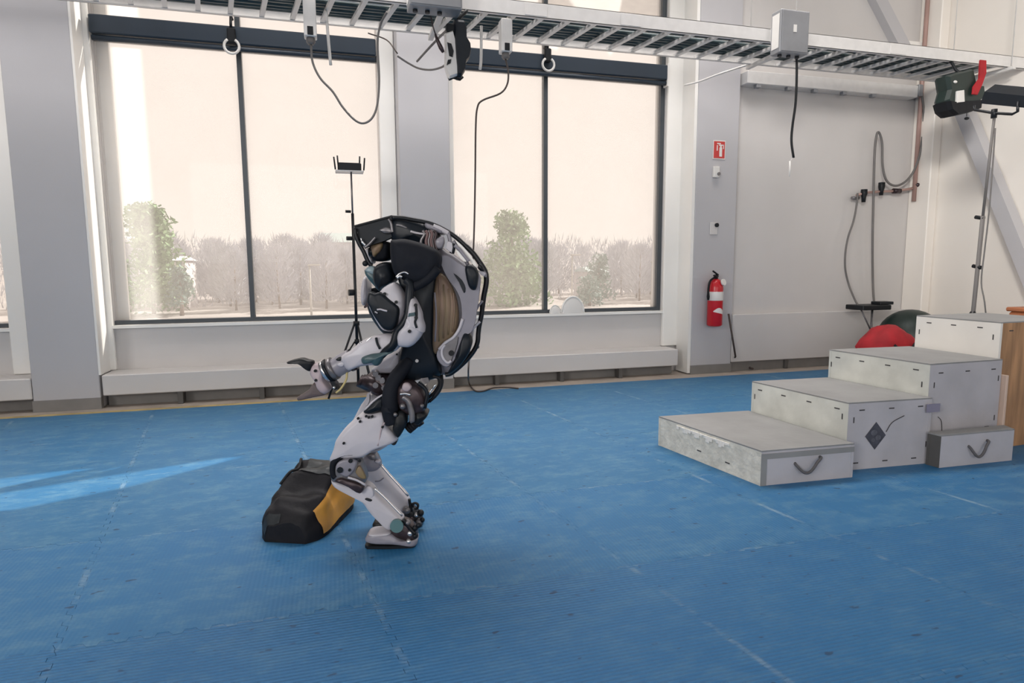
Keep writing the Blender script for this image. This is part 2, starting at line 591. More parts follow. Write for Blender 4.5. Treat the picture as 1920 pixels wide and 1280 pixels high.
# heater enclosures under the windows and along the wall beyond the last pillar
pk = 1
for x0, x1, zt, zb, yf, posts in ((-5.3, -2.475, .277, .097, YP - .006, (-4.2, -3.3)), (-1.95, 0.636, .277, .097, YP - .006, (-1.35, -0.67, 0.02)),
                                  (1.122, 3.62, .275, .093, YP - .006, (1.57, 2.27, 2.94)), (4.295, XR - .004, .64, .097, YP - .004, (5.05, 6.1))):
    e = struct('baseboard_%s' % ('far_left', 'left', 'middle', 'right')[pk - 1], MB().bbox(x0, x1, yf, (YW if pk < 4 else YP + .058), zb, zt, .008), 'wall')
    MB().box(x0, x1, yf + .13 if pk < 4 else yf + .045, (yf + .15 if pk < 4 else yf + .06), -.013, zb).build('kick_board', 'base', e)
    for q in posts:
        MB().bbox(q - .022, q + .022, yf + .012, yf + .12 if pk < 4 else yf + .05, -.013, zb, .003).build('post', 'dark_kick', e)
    pk += 1

# windows
for wi, (x0, x1, muls) in enumerate(BAYS):
    w = struct('window_%d' % (wi + 1), MB().box(x0, x1, YW + .01, YW + .10, ZS - .002, ZS + .036), 'frame')
    MB().box(x0 - .02, x1 + .02, YW - .045, YW + .012, ZS - .03, ZS - .003).build('window_sill', 'trim', w)
    fr = MB()
    if wi == 2:
        fr.box(x1 - .05, x1, YW + .01, YW + .09, ZS + .036, ZT)
    if wi == 1:
        fr.box(x0, x0 + .09, YW + .12, YW + .16, ZS + .036, ZT)
    fr.box(x0, x1, YW + .01, YW + .09, ZT - .05, ZT)
    fr.build('side_frame', 'frame' if wi == 2 else 'trim', w)
    xs = [x0] + muls + [x1]
    for q in muls:
        MB().box(q - .021, q + .021, YW + .01, YW + .085, ZS + .036, ZT).build('mullion', 'frame', w)
    MB().box(x0, x1, YW + .03, YW + .08, 3.14, 3.20).build('transom', 'frame', w)
    for a, b in zip(xs[:-1], xs[1:]):
        for z0, z1 in ((ZS + .03, 3.15), (3.19, ZT - .04)):
            MB().box(a, b, YW + .050, YW + .056, z0, z1).build('pane', 'glass', w)
    # roller blind cassette across the head of the lower panes
    if wi:
        t = thing('roller_blind', ((x0 + x1) / 2, YW - .03, 3.11),
                  ('dark roller blind cassette above the left large window', 'dark roller blind cassette above the right large window')[wi - 1], 'blind')
        bm_ = MB().bbox(x0 + .01, x1 - .01, YW - .085, YW - .003, 3.165, 3.318, .01)
        bm_.build('cassette', 'blind', t)
        MB().tube([(x0 + .02, YW - .05, 3.135), (x1 - .02, YW - .05, 3.135)], .024, 10).build('bottom_bar', 'blind', t)
        if wi == 2:
            MB().box(x1 - .03, x1 - .008, YW - .09, YW - .004, 3.10, 3.33).build('end_bracket', 'white_plastic', t)

# outside canopy over the windows (above the picture), an added sheet blocking the sun, slits cut to shape its patches
ZCN = 6.3
OFF = SUN_H * (ZCN / math.tan(SUN_EL))


def slit(pts):
    return [Vector((p[0], p[1], 0)) + OFF for p in pts]


_az = SUN_H / math.tan(SUN_EL)
_b1, _b2 = Vector((-1.955, 6.22, 0)), Vector((-1.94, 6.37, 0))
CHEEK = [_b1 - _az * .15, _b2 - _az * .15, _b2 - _az * 3.6, _b1 - _az * 3.6]


cu = bpy.data.curves.new('sun_mask', 'CURVE')
cu.dimensions = '2D'
cu.fill_mode = 'BOTH'
cu.extrude = 0.03
loops = [[Vector((-9, 6.7, 0)), Vector((26, 6.7, 0)), Vector((26, 13.0, 0)), Vector((-9, 13.0, 0))],
         slit([(-2.75, 3.02), (-1.63, 3.56), (-1.10, 3.82), (-.46, 4.32), (-.93, 4.17), (-1.50, 3.98), (-2.95, 3.52)]),
         slit([(-2.9, 3.62), (-1.62, 4.02), (-1.05, 4.32), (-1.58, 4.25), (-2.9, 3.92)]),
         slit(CHEEK)]
for lp in loops:
    sp = cu.splines.new('POLY')
    sp.points.add(len(lp) - 1)
    for i, p in enumerate(lp):
        sp.points[i].co = (p.x, p.y, 0, 1)
    sp.use_cyclic_u = True
_co = bpy.data.objects.new('sun_mask_curve', cu)
_me = bpy.data.meshes.new_from_object(_co)
bpy.data.objects.remove(_co)
_me.materials.clear()
_me.materials.append(M['ceiling'])
cn = bpy.data.objects.new('sun_blocker', _me)
COL.objects.link(cn)
cn.location = (0, 0, ZCN)
cn['kind'] = 'structure'

# bare strip and yellow tape by the wall
tp = MB().box(-6.0, 0.30, 5.895, 5.985, -.0139, -.0105)
struct('trim_tape', tp, 'tape')

# blue foam puzzle mats
SEAM_Y = [-1.36, -0.45, 0.44, 1.325, 2.19, 3.07, 4.00, 4.92, 5.87]
SEAM_X = [-1.037 + 0.995 * i for i in range(-4, 8)]
SKEW = -0.165


def seam_pts(a, b, fixed, axis, flat, n=12):
    """zigzag of interlocking teeth between two corners of the mat grid"""
    out = []
    amp = 0.0 if flat else 0.011
    L = b - a
    for i in range(n):
        for t, s in ((0.08, -1), (0.42, -1), (0.5, 1), (0.92, 1)):
            u = a + L * (i + t) / n
            s2 = s * amp
            if i == 0 and t < .1 or i == n - 1 and t > .9:
                s2 = 0
            out.append((u, fixed + s2) if axis == 'x' else (fixed + s2, u))
    return out


VS, HS = {}, {}
for j in range(len(SEAM_Y)):
    for i in range(len(SEAM_X) - 1):
        HS[i, j] = seam_pts(SEAM_X[i], SEAM_X[i + 1], SEAM_Y[j], 'x', j in (0, len(SEAM_Y) - 1))
for i in range(len(SEAM_X)):
    for j in range(len(SEAM_Y) - 1):
        VS[i, j] = seam_pts(SEAM_Y[j], SEAM_Y[j + 1], SEAM_X[i], 'y', i in (0, len(SEAM_X) - 1))
G = 0.0007
for i in range(len(SEAM_X) - 1):
    for j in range(len(SEAM_Y) - 1):
        loop = [(SEAM_X[i] + G, SEAM_Y[j] + G)] + [(x, y + G) for x, y in HS[i, j]] + [(SEAM_X[i + 1] - G, SEAM_Y[j] + G)]
        loop += [(x - G, y) for x, y in VS[i + 1, j]] + [(SEAM_X[i + 1] - G, SEAM_Y[j + 1] - G)]
        loop += [(x, y - G) for x, y in HS[i, j + 1]][::-1] + [(SEAM_X[i] + G, SEAM_Y[j + 1] - G)] + [(x + G, y) for x, y in VS[i, j]][::-1]
        n = len(loop)
        dz = random.uniform(-.0012, 0.0)
        loop = [(min(6.82, x + SKEW * (y - 3.07)), y) for x, y in loop]
        mb = MB()
        mb.add([(x, y, dz) for x, y in loop] + [(x, y, -.0135) for x, y in loop],
               [list(range(n))] + [(a, (a + 1) % n, n + (a + 1) % n, n + a) for a in range(n)])
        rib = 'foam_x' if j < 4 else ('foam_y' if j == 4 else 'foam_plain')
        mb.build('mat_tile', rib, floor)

# ------------------------------------------------------------------ end wall: brace, pipe, raceway
br = MB()
A, B = Vector((XR - .10, 5.86, 3.44)), Vector((XR - .10, 4.72, 1.05))
A2 = A + (A - B) * .0
dv = (B - A).normalized()
nv = Vector((0, dv.z, -dv.y))
for s in (1,):
    q = [A2 + nv * .07, B + dv * .4 + nv * .07, B + dv * .4 - nv * .07, A2 - nv * .07]
    br.hexa([p + Vector((0.09, 0, 0)) for p in q] + [p + Vector((-.04, 0, 0)) for p in q])
struct('beam', br, 'pillar')
b2 = MB()
A, B = Vector((5.55, YP + .02, 4.75)), Vector((6.60, YP + .02, 3.46))
dv = (B - A).normalized()
nv = Vector((dv.z, 0, -dv.x)) * .07
q = [A + nv, B + nv, B - nv, A - nv]
b2.hexa([p + Vector((0, .039, 0)) for p in q] + [p - Vector((0, .06, 0)) for p in q])
struct('beam', b2, 'pillar')
struct('trim_gusset', MB().bbox(6.42, XR - .14, YP - .012, YP + .058, 3.40, 3.75, .004), 'trim')
struct('trim_corner', MB().bbox(XR - .13, XR - .003, YP - .22, YP + .058, .0, ZC, .01), 'endwall')

t = thing('wall_raceway', (5.4, YP, 3.09), 'grey metal cable raceway box on the wall beyond the red sign', 'raceway')
MB().bbox(4.31, 6.60, YP - .09, YP + .058, 3.105, 3.235, .006).build('channel', 'steel', t)
MB().bbox(6.60, XR - .185, YP - .10, YP + .058, 3.12, 3.25, .006).build('end_fitting', 'grey_box', t)
for px in (1420, 1478, 1527, 1582, 1637):
    p = wy(px, 172, YP - .06)
    MB().bbox(p.x - .028, p.x + .028, YP - .085, YP - .03, 3.07, 3.107, .004).build('clip', 'grey_box', t)

# ------------------------------------------------------------------ overhead cable ladder tray
YN, YF, ZR0, ZR1 = 5.0, 5.60, 3.142, 3.252
t = thing('cable_tray', (1.4, 5.3, ZR0), 'long galvanised ladder cable tray hung across the top of the hall', 'cable tray')
for nm, y, s in (('near_rail', YN, 1), ('far_rail', YF, -1)):
    m_ = MB().box(-6, XR - .004, min(y, y + s * .004), max(y, y + s * .004), ZR0, ZR1)
    m_.box(-6, XR - .004, min(y, y + s * .035), max(y, y + s * .035), ZR0, ZR0 + .004)
    m_.box(-6, XR - .004, min(y, y + s * .03), max(y, y + s * .03), ZR1 - .004, ZR1)
    m_.build(nm, 'steel', t)
x = -5.9
while x < 6.8:
    xa, xb = x + .05, x - .05
    q = [(xa - .018, YN + .004), (xa + .018, YN + .004), (xb + .018, YF - .004), (xb - .018, YF - .004)]
    MB().hexa([(u, v, ZR0 + .005) for u, v in q] + [(u, v, ZR0 + .032) for u, v in q]).build('rung', 'steel', t)
    x += .2285
for x in (-5.2, -2.75, 0.88, 4.03, 6.6):
    for y in (YN - .02, YF + .02):
        MB().tube([(x, y, ZR0 - .01), (x, y, ZC)], .005, 6).build('hanger_rod', 'steel', t)
    MB().box(x - .02, x + .02, YN - .05, YF + .05, ZR0 - .03, ZR0 - .001).build('support_bar', 'steel', t)
for x in (1.62, 2.44, 5.2):
    MB().box(x - .09, x + .09, YN - .006, YN, ZR0 + .01, ZR1 - .01).build('splice_plate', 'steel', t)
for i, y in enumerate((5.10, 5.16, 5.215, 5.275, 5.335, 5.40, 5.455, 5.51)):
    r_ = (.026, .022, .028, .022, .03, .024, .02, .026)[i]
    z = ZR0 + .033 + r_
    pts = [(x * .6 - 6, y + .006 * math.sin(i * 2.1 + x * .9), z + .002) for x in range(0, 22)]
    o = MB().tube([p for p in pts if p[0] < 6.8], r_ if i != 2 else .012, 7).build('power_cable', 'cable_teal' if i != 2 else 'white_plastic', None, (0, y, z))
    if i == 2:
        tag(o, 'thin white cable among the dark cables in the overhead tray', 'cable')
    else:
        tag(o, 'dark cable lying along the overhead ladder tray', 'cable', 'cables laid in the tray')


def enclosure(px0, py0, px1, py1, y, depth, label, plate=None):
    a, b = wy(px0, py1, y), wy(px1, py0, y)
    t = thing('junction_box', ((a.x + b.x) / 2, y + depth / 2, a.z), label, 'electrical box')
    MB().bbox(a.x, b.x, y, y + depth, a.z, b.z, .006).build('housing', 'grey_box', t)
    MB().bbox(a.x + .012, b.x - .012, y - .006, y, a.z + .012, b.z - .012, .002).build('cover', 'grey_box', t)
    if plate:
        p = wy(plate[0], plate[1], y - .007)
        MB().box(p.x - .016, p.x + .016, y - .009, y - .006, p.z - .03, p.z + .03).build('latch', 'white_plastic', t)
    MB().box(a.x - .003, a.x, y + .02, y + depth - .02, a.z + .04, b.z - .03).build('pale_side', 'white_plastic', t)  # pale plate over the left side face
    for q in range(3):
        MB().disc((a.x + .05 + q * .09, y + depth / 2, a.z - .008), (0, 0, 1), .018, .02, 10).build('gland', 'black', t)
    MB().box(a.x + .02, b.x - .02, y + depth, YN, max(a.z, ZR0), min(b.z, ZR1)).build('mounting_bracket', 'steel', t)
    return t


enclosure(1462, 22, 1519, 97, 4.84, .13, 'grey square electrical box fixed to the tray above the raceway', (1491, 53))
enclosure(768, -60, 866, 8, 4.80, .17, 'grey electrical box fixed to the tray above the middle pillar')


def cable(name, pts, r, m, label, group=None, n=5):
    P = spline(pts, n)
    o = MB().tube(P, r, 7).build(name, m, None, P[0])
    return tag(o, label, 'cable', group)


# drop boxes under the tray with their leads
def drop_box(px, py0, py1, w, label):
    y = 5.12
    a, b = wy(px, py1, y), wy(px, py0, y)
    t = thing('drop_box', (a.x, y, a.z), label, 'outlet')
    h = b.z - a.z
    MB().bbox(a.x - w, a.x + w, y - .05, y + .05, a.z + h * .30, ZR0 - .002, .006).build('housing', 'steel', t)
    MB().bbox(a.x - w * .45, a.x + w * .45, y - .056, y - .05, a.z + h * .34, a.z + h * .72, .002).build('face_plate', 'black', t)
    MB().tube([(a.x, y, a.z + h * .3), (a.x, y, a.z + h * .12), (a.x, y, a.z)], [.03, .034, .022], 12).build('plug', 'grey_cable', t)
    return a


a1 = drop_box(583, 42, 84, .045, 'small grey drop outlet under the tray at the left window')
a2 = drop_box(948, 74, 111, .045, 'small grey drop outlet under the tray at the right window')
Y5 = 5.12
cable('lead', [a1] + [wy(x, y, Y5) for x, y in ((586, 116), (600, 146), (624, 172), (642, 200), (664, 224), (681, 231), (697, 222), (707, 198), (711, 150), (708, 80), (714, 45))] + [wy(726, 22, 5.0)], .0085, 'grey_cable', 'grey lead looping down from the left drop outlet in front of the window')
cable('lead', [a2] + [wy(x, y, Y5) for x, y in ((953, 135), (951, 158), (938, 175), (905, 188), (895, 202), (892, 240), (891, 330), (889, 430), (884, 560), (880, 660), (878, 700))] + [gz(880, 719, .01), gz(890, 732, .008), gz(905, 733, .008), gz(925, 727, .008), gz(950, 726, .008), gz(972, 728, .008)], .0075, 'brown_cable', 'thin brown lead dropping from the right drop outlet to the floor')
cable('lead', [wy(745, 105, 5.5), wy(765, 118, 5.5), wy(785, 128, 5.4), wy(808, 131, 5.25), wy(828, 126, 5.1), wy(838, 118, 5.0)], .008, 'grey_cable', 'short grey lead sagging from the pillar top to the dark reel')
cable('lead', [wy(690, 62, 5.9) + Vector((0, 0, 0)), wy(725, 75, 5.9), wy(745, 100, 5.5)], .006, 'brown_cable', 'short brown lead crossing from the tray to the pillar trim')
cable('lead', [wy(612, 44, 5.3) * 1, Vector((wy(612, 44, 5.3).x, 5.3, ZR0 + .004)), wy(616, 80, 5.3), wy(620, 122, 5.3)], .012, 'white_plastic', 'short white lead hanging under the tray beside left drop outlet')
cable('lead', [Vector((wy(903, 88, 5.3).x, 5.3, ZR0 + .004)), wy(902, 110, 5.3), wy(900, 130, 5.3)], .012, 'white_plastic', 'short white lead hanging under the tray between reel and right drop outlet')
cable('lead', [wy(1493, 92, 5.0), wy(1494, 130, 5.0), wy(1492, 190, 5.0), wy(1486, 235, 5.0), wy(1484, 265, 5.0), wy(1488, 296, 5.0)], .011, 'black', 'black lead hanging from the grey box on the tray')
o = MB().tube([wy(1481, 302, 5.0), wy(1481, 318, 5.0), wy(1480, 331, 5.0)], [.008, .009, .006], 8)
o.tube([wy(1488, 294, 5.0), wy(1484, 299, 5.0), wy(1481, 303, 5.0)], .003, 5)
tag(o.build('plug', 'white_plastic', None, wy(1481, 331, 5.0)), 'white plug at the end of the black hanging lead', 'plug')
cable('lead', [wy(1283, 160, YP - .0), wy(1310, 153, 6.0), wy(1350, 138, 5.85), wy(1400, 122, 5.7), wy(1440, 108, 5.55)], .010, 'white_plastic', 'straight white lead running from window trim up to the tray')
cable('lead', [wy(782, 115, 5.9), wy(800, 95, 5.7), wy(822, 72, 5.5), wy(850, 45, 5.1)], .010, 'grey_cable', 'slanting grey conduit from middle pillar up to the tray')

# curtain hooks at the window heads
for (px, py, lb) in ((435, 88, 'pale hook ring with black clamp above left window mullion'), (1027, 122, 'pale hook ring with black clamp above right window mullion')):
    y = YW - .12
    p = wy(px, py, y)
    t = thing('hook', (p.x, y, p.z), lb, 'hook')
    MB().bbox(p.x - .035, p.x + .035, y - .02, y + .03, p.z + .03, p.z + .16, .01).build('clamp', 'black', t)
    ring = [(p.x + .062 * math.sin(a), y - .02, p.z + .0 + .062 * -math.cos(a)) for a in [math.radians(q) for q in range(-150, 151, 20)]]
    MB().tube(ring, .012, 8).build('ring', 'white_plastic', t)
    MB().tube([(p.x, y, p.z + .16), (p.x, y + .0, p.z + .2), (p.x, y + .03, 3.40)], .012, 8).build('stem', 'black', t)
    MB().tube([(p.x, y + .03, 3.40), (p.x, YW + .0, 3.40)], .012, 8).build('bracket', 'black', t)

# reels / devices hung from the tray
def poly_prism(mb, pts, ndir, t0, t1, rim=0.0):
    """polygon (3D points in a plane) given thickness along ndir, with a chamfered rim"""
    n = len(pts)
    nd = Vector(ndir).normalized()
    ce = sum((Vector(p) for p in pts), Vector()) / n
    P = [Vector(p) for p in pts]
    if rim:
        rings = [[ce + (p - ce) * (1 - rim) + nd * t0 for p in P], [p + nd * (t0 + (t1 - t0) * .22) for p in P],
                 [p + nd * (t0 + (t1 - t0) * .78) for p in P], [ce + (p - ce) * (1 - rim) + nd * t1 for p in P]]
    else:
        rings = [[p + nd * t0 for p in P], [p + nd * t1 for p in P]]
    vs = [p for r_ in rings for p in r_]
    fs = [list(range(n))[::-1], [(len(rings) - 1) * n + i for i in range(n)]]
    for k_ in range(len(rings) - 1):
        for i in range(n):
            fs.append((k_ * n + i, k_ * n + (i + 1) % n, (k_ + 1) * n + (i + 1) % n, (k_ + 1) * n + i))
    return mb.add(vs, fs)


def R1(x, y):
    return wy(800 + x / 8, y / 8, 5.0)


t = thing('cord_reel', R1(480, 1200), 'tall navy and grey cord reel hanging under the tray at the middle pillar', 'cord reel')
poly_prism(MB(), [R1(*p) for p in ((400, 320), (540, 330), (575, 420), (580, 580), (640, 680), (650, 780), (625, 900), (570, 960), (555, 1100), (500, 1190), (450, 1180), (420, 900), (400, 620))], (0, 1, 0), -.07, .07, .12).build('housing', 'navy', t)
poly_prism(MB(), [R1(*p) for p in ((270, 520), (380, 480), (420, 640), (440, 900), (450, 1150), (330, 1190), (270, 1000), (280, 700))], (0, 1, 0), -.05, .05, .08).build('side_plate', 'steel', t)
poly_prism(MB(), [R1(*p) for p in ((290, 670), (350, 690), (385, 800), (370, 890), (320, 870))], (0, 1, 0), -.06, -.045, .1).build('slot', 'black', t)
poly_prism(MB(), [R1(*p) for p in ((300, 930), (350, 920), (340, 980), (280, 1010))], (0, 1, 0), -.06, -.045, .1).build('slot', 'black', t)
MB().bbox(R1(280, 0).x, R1(560, 0).x, 4.97, 5.03, R1(0, 470).z, R1(0, 330).z, .01).build('top_block', 'black', t)
MB().tube([R1(440, 330), R1(500, 260), R1(580, 185), R1(600, 150)], .013, 8).build('hanger_strap', 'black', t)
MB().tube([R1(330, 1190), R1(400, 1160), R1(500, 1190), R1(540, 1150)], .012, 7).build('lower_bar', 'black', t)
o = MB().tube([R1(60, 240), R1(95, 400), R1(130, 510)], .005, 6)
o.tube([R1(130, 510), R1(160, 600), R1(215, 720), R1(250, 785)], [.008, .014, .018, .012], 8)
tag(o.build('pull_handle', 'maroon', None, R1(250, 785)), 'dark red pull handle hanging beside the navy cord reel', 'pull handle')


def R2(x, y):
    return wy(1560 + x / 4.572, 40 + y / 4.572, 4.9)


t = thing('tool_balancer', R2(1050, 810), 'black tool reel with red strap hung from the tray near the corner', 'tool reel')
poly_prism(MB(), [R2(*p) for p in ((930, 480), (1010, 455), (1080, 440), (1150, 420), (1180, 560), (1250, 570), (1260, 660), (1215, 700), (1200, 760), (1120, 790), (1000, 815), (950, 770), (925, 690), (950, 600))], (0, 1, 0), -.08, .08, .10).build('housing', 'green_black', t)
poly_prism(MB(), [R2(*p) for p in ((925, 700), (1000, 715), (1060, 700), (1120, 700), (1215, 690), (1205, 765), (1120, 795), (1000, 820), (945, 775))], (0, 1, 0), -.10, .09, .08).build('lower_drum', 'rubber', t)
poly_prism(MB(), [R2(*p) for p in ((990, 620), (1045, 612), (1050, 712), (985, 720))], (0, 1, 0), -.105, -.08, .05).build('window_plate', 'white_plastic', t)
MB().ball(R2(985, 540) + Vector((0, -.085, 0)), .022, .01, .013).build('button', 'white_plastic', t)
_h = R2(1110, 450)
MB().tube([_h, _h + Vector((0, .06, .05)), Vector((_h.x, 5.012, ZR0 - .006)), Vector((_h.x, 5.03, ZR0 + .003))], .014, 8).build('hanger_strap', 'black', t)
poly_prism(MB(), [R2(*p) for p in ((1175, 360), (1225, 365), (1225, 470), (1190, 570), (1150, 655), (1108, 650), (1115, 590), (1165, 520))], (0, 1, 0), -.115, -.098, .04).build('red_strap', 'red_cloth', t)['label'] = 'red webbing strap'
o = MB().tube([R2(1155, 770), R2(1155, 815)], .003, 5)
o.ball(R2(1155, 832), .024, .02, .014)
o.build('cord_stopper', 'black', t)

# ------------------------------------------------------------------ wall fittings
t = thing('fire_extinguisher', (4.06, YP - .09, .51), 'red fire extinguisher with white bands hung on the right pillar', 'fire extinguisher')
ex, ey = wy(1341, 560, YP - .09).x, YP - .09
z0, z1 = wy(1341, 611, YP - .09).z, wy(1341, 508, YP - .09).z
hh = z1 - z0


def lathe(mb, cx, cy, prof, n=20):
    vs = [(cx + r_ * math.cos(2 * math.pi * k_ / n), cy + r_ * math.sin(2 * math.pi * k_ / n), z) for r_, z in prof for k_ in range(n)]
    fs = [(i * n + k_, i * n + (k_ + 1) % n, (i + 1) * n + (k_ + 1) % n, (i + 1) * n + k_) for i in range(len(prof) - 1) for k_ in range(n)]
    fs += [list(range(n))[::-1], [(len(prof) - 1) * n + k_ for k_ in range(n)]]
    return mb.add(vs, fs, True)


R_ = .082
lathe(MB(), ex, ey, [(R_ * .8, z0), (R_, z0 + .015), (R_, z0 + hh * .70), (R_ * .9, z0 + hh * .77), (R_ * .55, z0 + hh * .84), (R_ * .32, z0 + hh * .86)]).build('cylinder_body', 'red', t)
lathe(MB(), ex, ey, [(R_ + .001, z0 + hh * .47), (R_ + .0018, z0 + hh * .475), (R_ + .0018, z0 + hh * .625), (R_ + .001, z0 + hh * .63)]).build('label_band', 'white_plastic', t)
lb_ = MB()
arc = []
for k_ in range(9):
    a_ = math.radians(-135 + k_ * 11)
    u = k_ / 8
    arc.append((a_, z0 + hh * (.27 - .05 * u), z0 + hh * (.27 + .06 * math.sin(math.pi * u) + .01)))
vs = [(ex + (R_ + .0015) * math.cos(a_), ey + (R_ + .0015) * math.sin(a_), z) for a_, za, zb in arc for z in (za, zb)]
lb_.add(vs, [(2 * i, 2 * i + 2, 2 * i + 3, 2 * i + 1) for i in range(8)], True)
lb_.build('lower_label', 'white_plastic', t)
MB().tube([(ex, ey, z0 + hh * .85), (ex, ey, z0 + hh * .94)], [.024, .02], 10).build('valve', 'black_metal', t)
mb = MB().tube([(ex + .02, ey - .01, z0 + hh * .93), (ex - .03, ey - .03, z0 + hh * .97), (ex - .07, ey - .05, z0 + hh * 1.0)], .010, 8)
mb.build('lever', 'black', t)
MB().tube([(ex + .02, ey - .01, z0 + hh * .90), (ex - .02, ey - .03, z0 + hh * .91), (ex - .06, ey - .05, z0 + hh * .92)], .009, 8).build('carry_handle', 'black', t)
MB().disc((ex + .045, ey - .075, z0 + hh * .80), (.4, -1, .25), .036, .02).build('gauge_tag', 'white_plastic', t)
MB().tube(spline([(ex - .01, ey - .01, z0 + hh * .9), (ex - .09, ey - .03, z0 + hh * .82), (ex - .108, ey - .03, z0 + hh * .66), (ex - .10, ey - .02, z0 + hh * .48)]), [.011] * 14 + [.012, .014, .016, .013, .010], 8).build('hose', 'rubber', t)
MB().box(ex - .03, ex + .03, ey + .06, YP + .001, z0 + hh * .3, z0 + hh * .8).build('wall_bracket', 'black_metal', t)

a, b = wy(1336, 298, YP), wy(1360, 264, YP)
t = thing('extinguisher_sign', ((a.x + b.x) / 2, YP, a.z), 'red square fire extinguisher sign with white symbol on right pillar', 'sign')
MB().box(a.x, b.x, YP - .006, YP - .0005, a.z, b.z).build('panel', 'white_plastic', t)
MB().box(a.x + .008, b.x - .008, YP - .008, YP - .006, a.z + .010, b.z - .010).build('red_field', 'sign_red', t)
sy = MB()
w_, h_ = b.x - a.x, b.z - a.z
X = lambda u: a.x + u * w_
Zf = lambda v: a.z + v * h_
sy.box(X(.50), X(.72), YP - .0098, YP - .008, Zf(.14), Zf(.62))
sy.box(X(.54), X(.68), YP - .0098, YP - .008, Zf(.62), Zf(.72))
sy.box(X(.46), X(.84), YP - .0098, YP - .008, Zf(.72), Zf(.78))
sy.box(X(.80), X(.86), YP - .0098, YP - .008, Zf(.55), Zf(.78))
sy.box(X(.30), X(.60), YP - .0098, YP - .008, Zf(.80), Zf(.86))
sy.box(X(.28), X(.36), YP - .0098, YP - .008, Zf(.45), Zf(.74))
sy.build('symbol', 'white_plastic', t)
a, b = wy(1335, 333, YP), wy(1347, 313, YP)
t = thing('wall_button', ((a.x + b.x) / 2, YP, a.z), 'small white call button below the red extinguisher sign', 'wall button')
MB().bbox(a.x, b.x, YP - .035, YP - .0005, a.z, b.z, .006).build('case', 'white_plastic', t)
MB().disc(((a.x + b.x) / 2 + .02, YP - .04, (a.z + b.z) / 2 - .02), (0, 1, 0), .018, .014).build('button', 'mech', t)
a, b = wy(1330, 440, YP), wy(1345, 417, YP)
t = thing('wall_thermostat', ((a.x + b.x) / 2, YP, a.z), 'grey wall switch plate with black knob above the fire extinguisher', 'wall switch')
MB().bbox(a.x, b.x, YP - .012, YP - .0005, a.z, b.z, .004).build('plate', 'wall', t)
p = wy(1342, 422, YP)
MB().disc((p.x, YP - .02, p.z), (0, 1, 0), .022, .02).build('knob', 'black', t)

# dome lamps on the sill
for (px, py, r_, lb) in ((1073, 592, .128, 'white dome shaped cover standing on the right window sill'), (1040, 590, .062, 'small pale dome on the sill beside the window mullion')):
    p = wy(px, py, YW - .01)
    yc = YW - .02
    t = thing('dome_cover', (p.x, yc, ZS - .003), lb, 'dome')
    mb = MB()
    n, m_ = 18, 8
    vs, fs = [], []
    hz = r_ * 1.35
    for i in range(m_ + 1):
        th = math.pi / 2 * i / m_
        for k_ in range(n):
            ph = 2 * math.pi * k_ / n
            vs.append((p.x + r_ * math.cos(th) * math.cos(ph), yc + .025 * math.cos(th) * math.sin(ph), ZS - .002 + hz * math.sin(th)))
    for i in range(m_):
        for k_ in range(n):
            fs.append((i * n + k_, i * n + (k_ + 1) % n, (i + 1) * n + (k_ + 1) % n, (i + 1) * n + k_))
    mb.add(vs, fs, True)
    mb.build('shell', 'white_plastic', t)
    MB().tube([(p.x + r_ * math.cos(a_), yc - .006, ZS + .002 + hz * math.sin(a_)) for a_ in [math.pi * q / 14 for q in range(15)]], r_ * .085, 7).build('rim', 'trim', t)

# push bar leaning at the pillar foot
p0, p1 = wy(1366, 588, YP - .05), wy(1379, 668, YP - .12)
f0, f1 = gz(1374, 677, .015), gz(1411, 691, .015)
t = thing('floor_squeegee', (f0.x, f0.y, 0), 'dark thin floor tool leaning beside the right pillar foot', 'floor tool')
MB().tube([p0, p1, f0], .011, 8).build('handle', 'brown_cable', t)
MB().tube([f0, (f0 + f1) / 2, f1], [.016, .02, .014], 8).build('head', 'brown_cable', t)

# ------------------------------------------------------------------ air line corner
YA = YP - .02
t = thing('air_pipe', wx(1721, 380, XR - .16), 'reddish air pipe with side branch and valves in the far corner', 'pipe')
xp, yp_ = XR - .155, YP - .045
MB().tube([(xp, yp_, 1.93), (xp, yp_, 3.3), (xp, yp_, ZC)], .024, 10).build('riser', 'copper', t)
br_ = [wy(px, py, YA) for px, py in ((1606, 366), (1625, 361), (1650, 359), (1680, 358), (1700, 355))] + [Vector((xp, yp_, wy(1722, 353, YA).z))]
MB().tube(br_, .015, 8).build('branch', 'copper', t)
for px, py0, py1, w_ in ((1619, 355, 379, .036), (1652, 342, 366, .036)):
    a, b = wy(px, py1, YA - .01), wy(px, py0, YA - .01)
    MB().tube([(a.x, YA - .01, a.z), (a.x, YA - .01, a.z + .05), (a.x, YA - .01, (a.z + b.z) / 2 + .02), (a.x, YA - .01, b.z)], [w_ * .6, w_ * .7, w_, w_], 10).build('filter_bowl', 'black', t)
p = wy(1597, 371, YA)
MB().tube([p, p + Vector((.10, 0, .0))], .018, 8).build('coupling', 'mech', t)
MB().disc(wy(1681, 358, YA - .01), (1, 0, 0), .03, .10).build('union', 'maroon', t)
MB().tube([(xp, yp_, 2.12), (xp + .05, yp_ - .03, 2.12)], .025, 8).build('shutoff_handle', 'maroon', t)
cable('hose', [Vector((xp - .03, yp_ - .03, 3.17))] + [wy(x, y, YA - .05) for x, y in ((1732, 215), (1728, 270), (1716, 315), (1698, 340), (1678, 348), (1662, 338), (1655, 310), (1654, 270), (1649, 250), (1644, 252), (1640, 285), (1638, 360), (1636, 460), (1637, 540))] + [wy(1640, 575, 5.85)], .013, 'grey_cable', 'long grey air hose looping from the corner pipe down to small table', n=6)
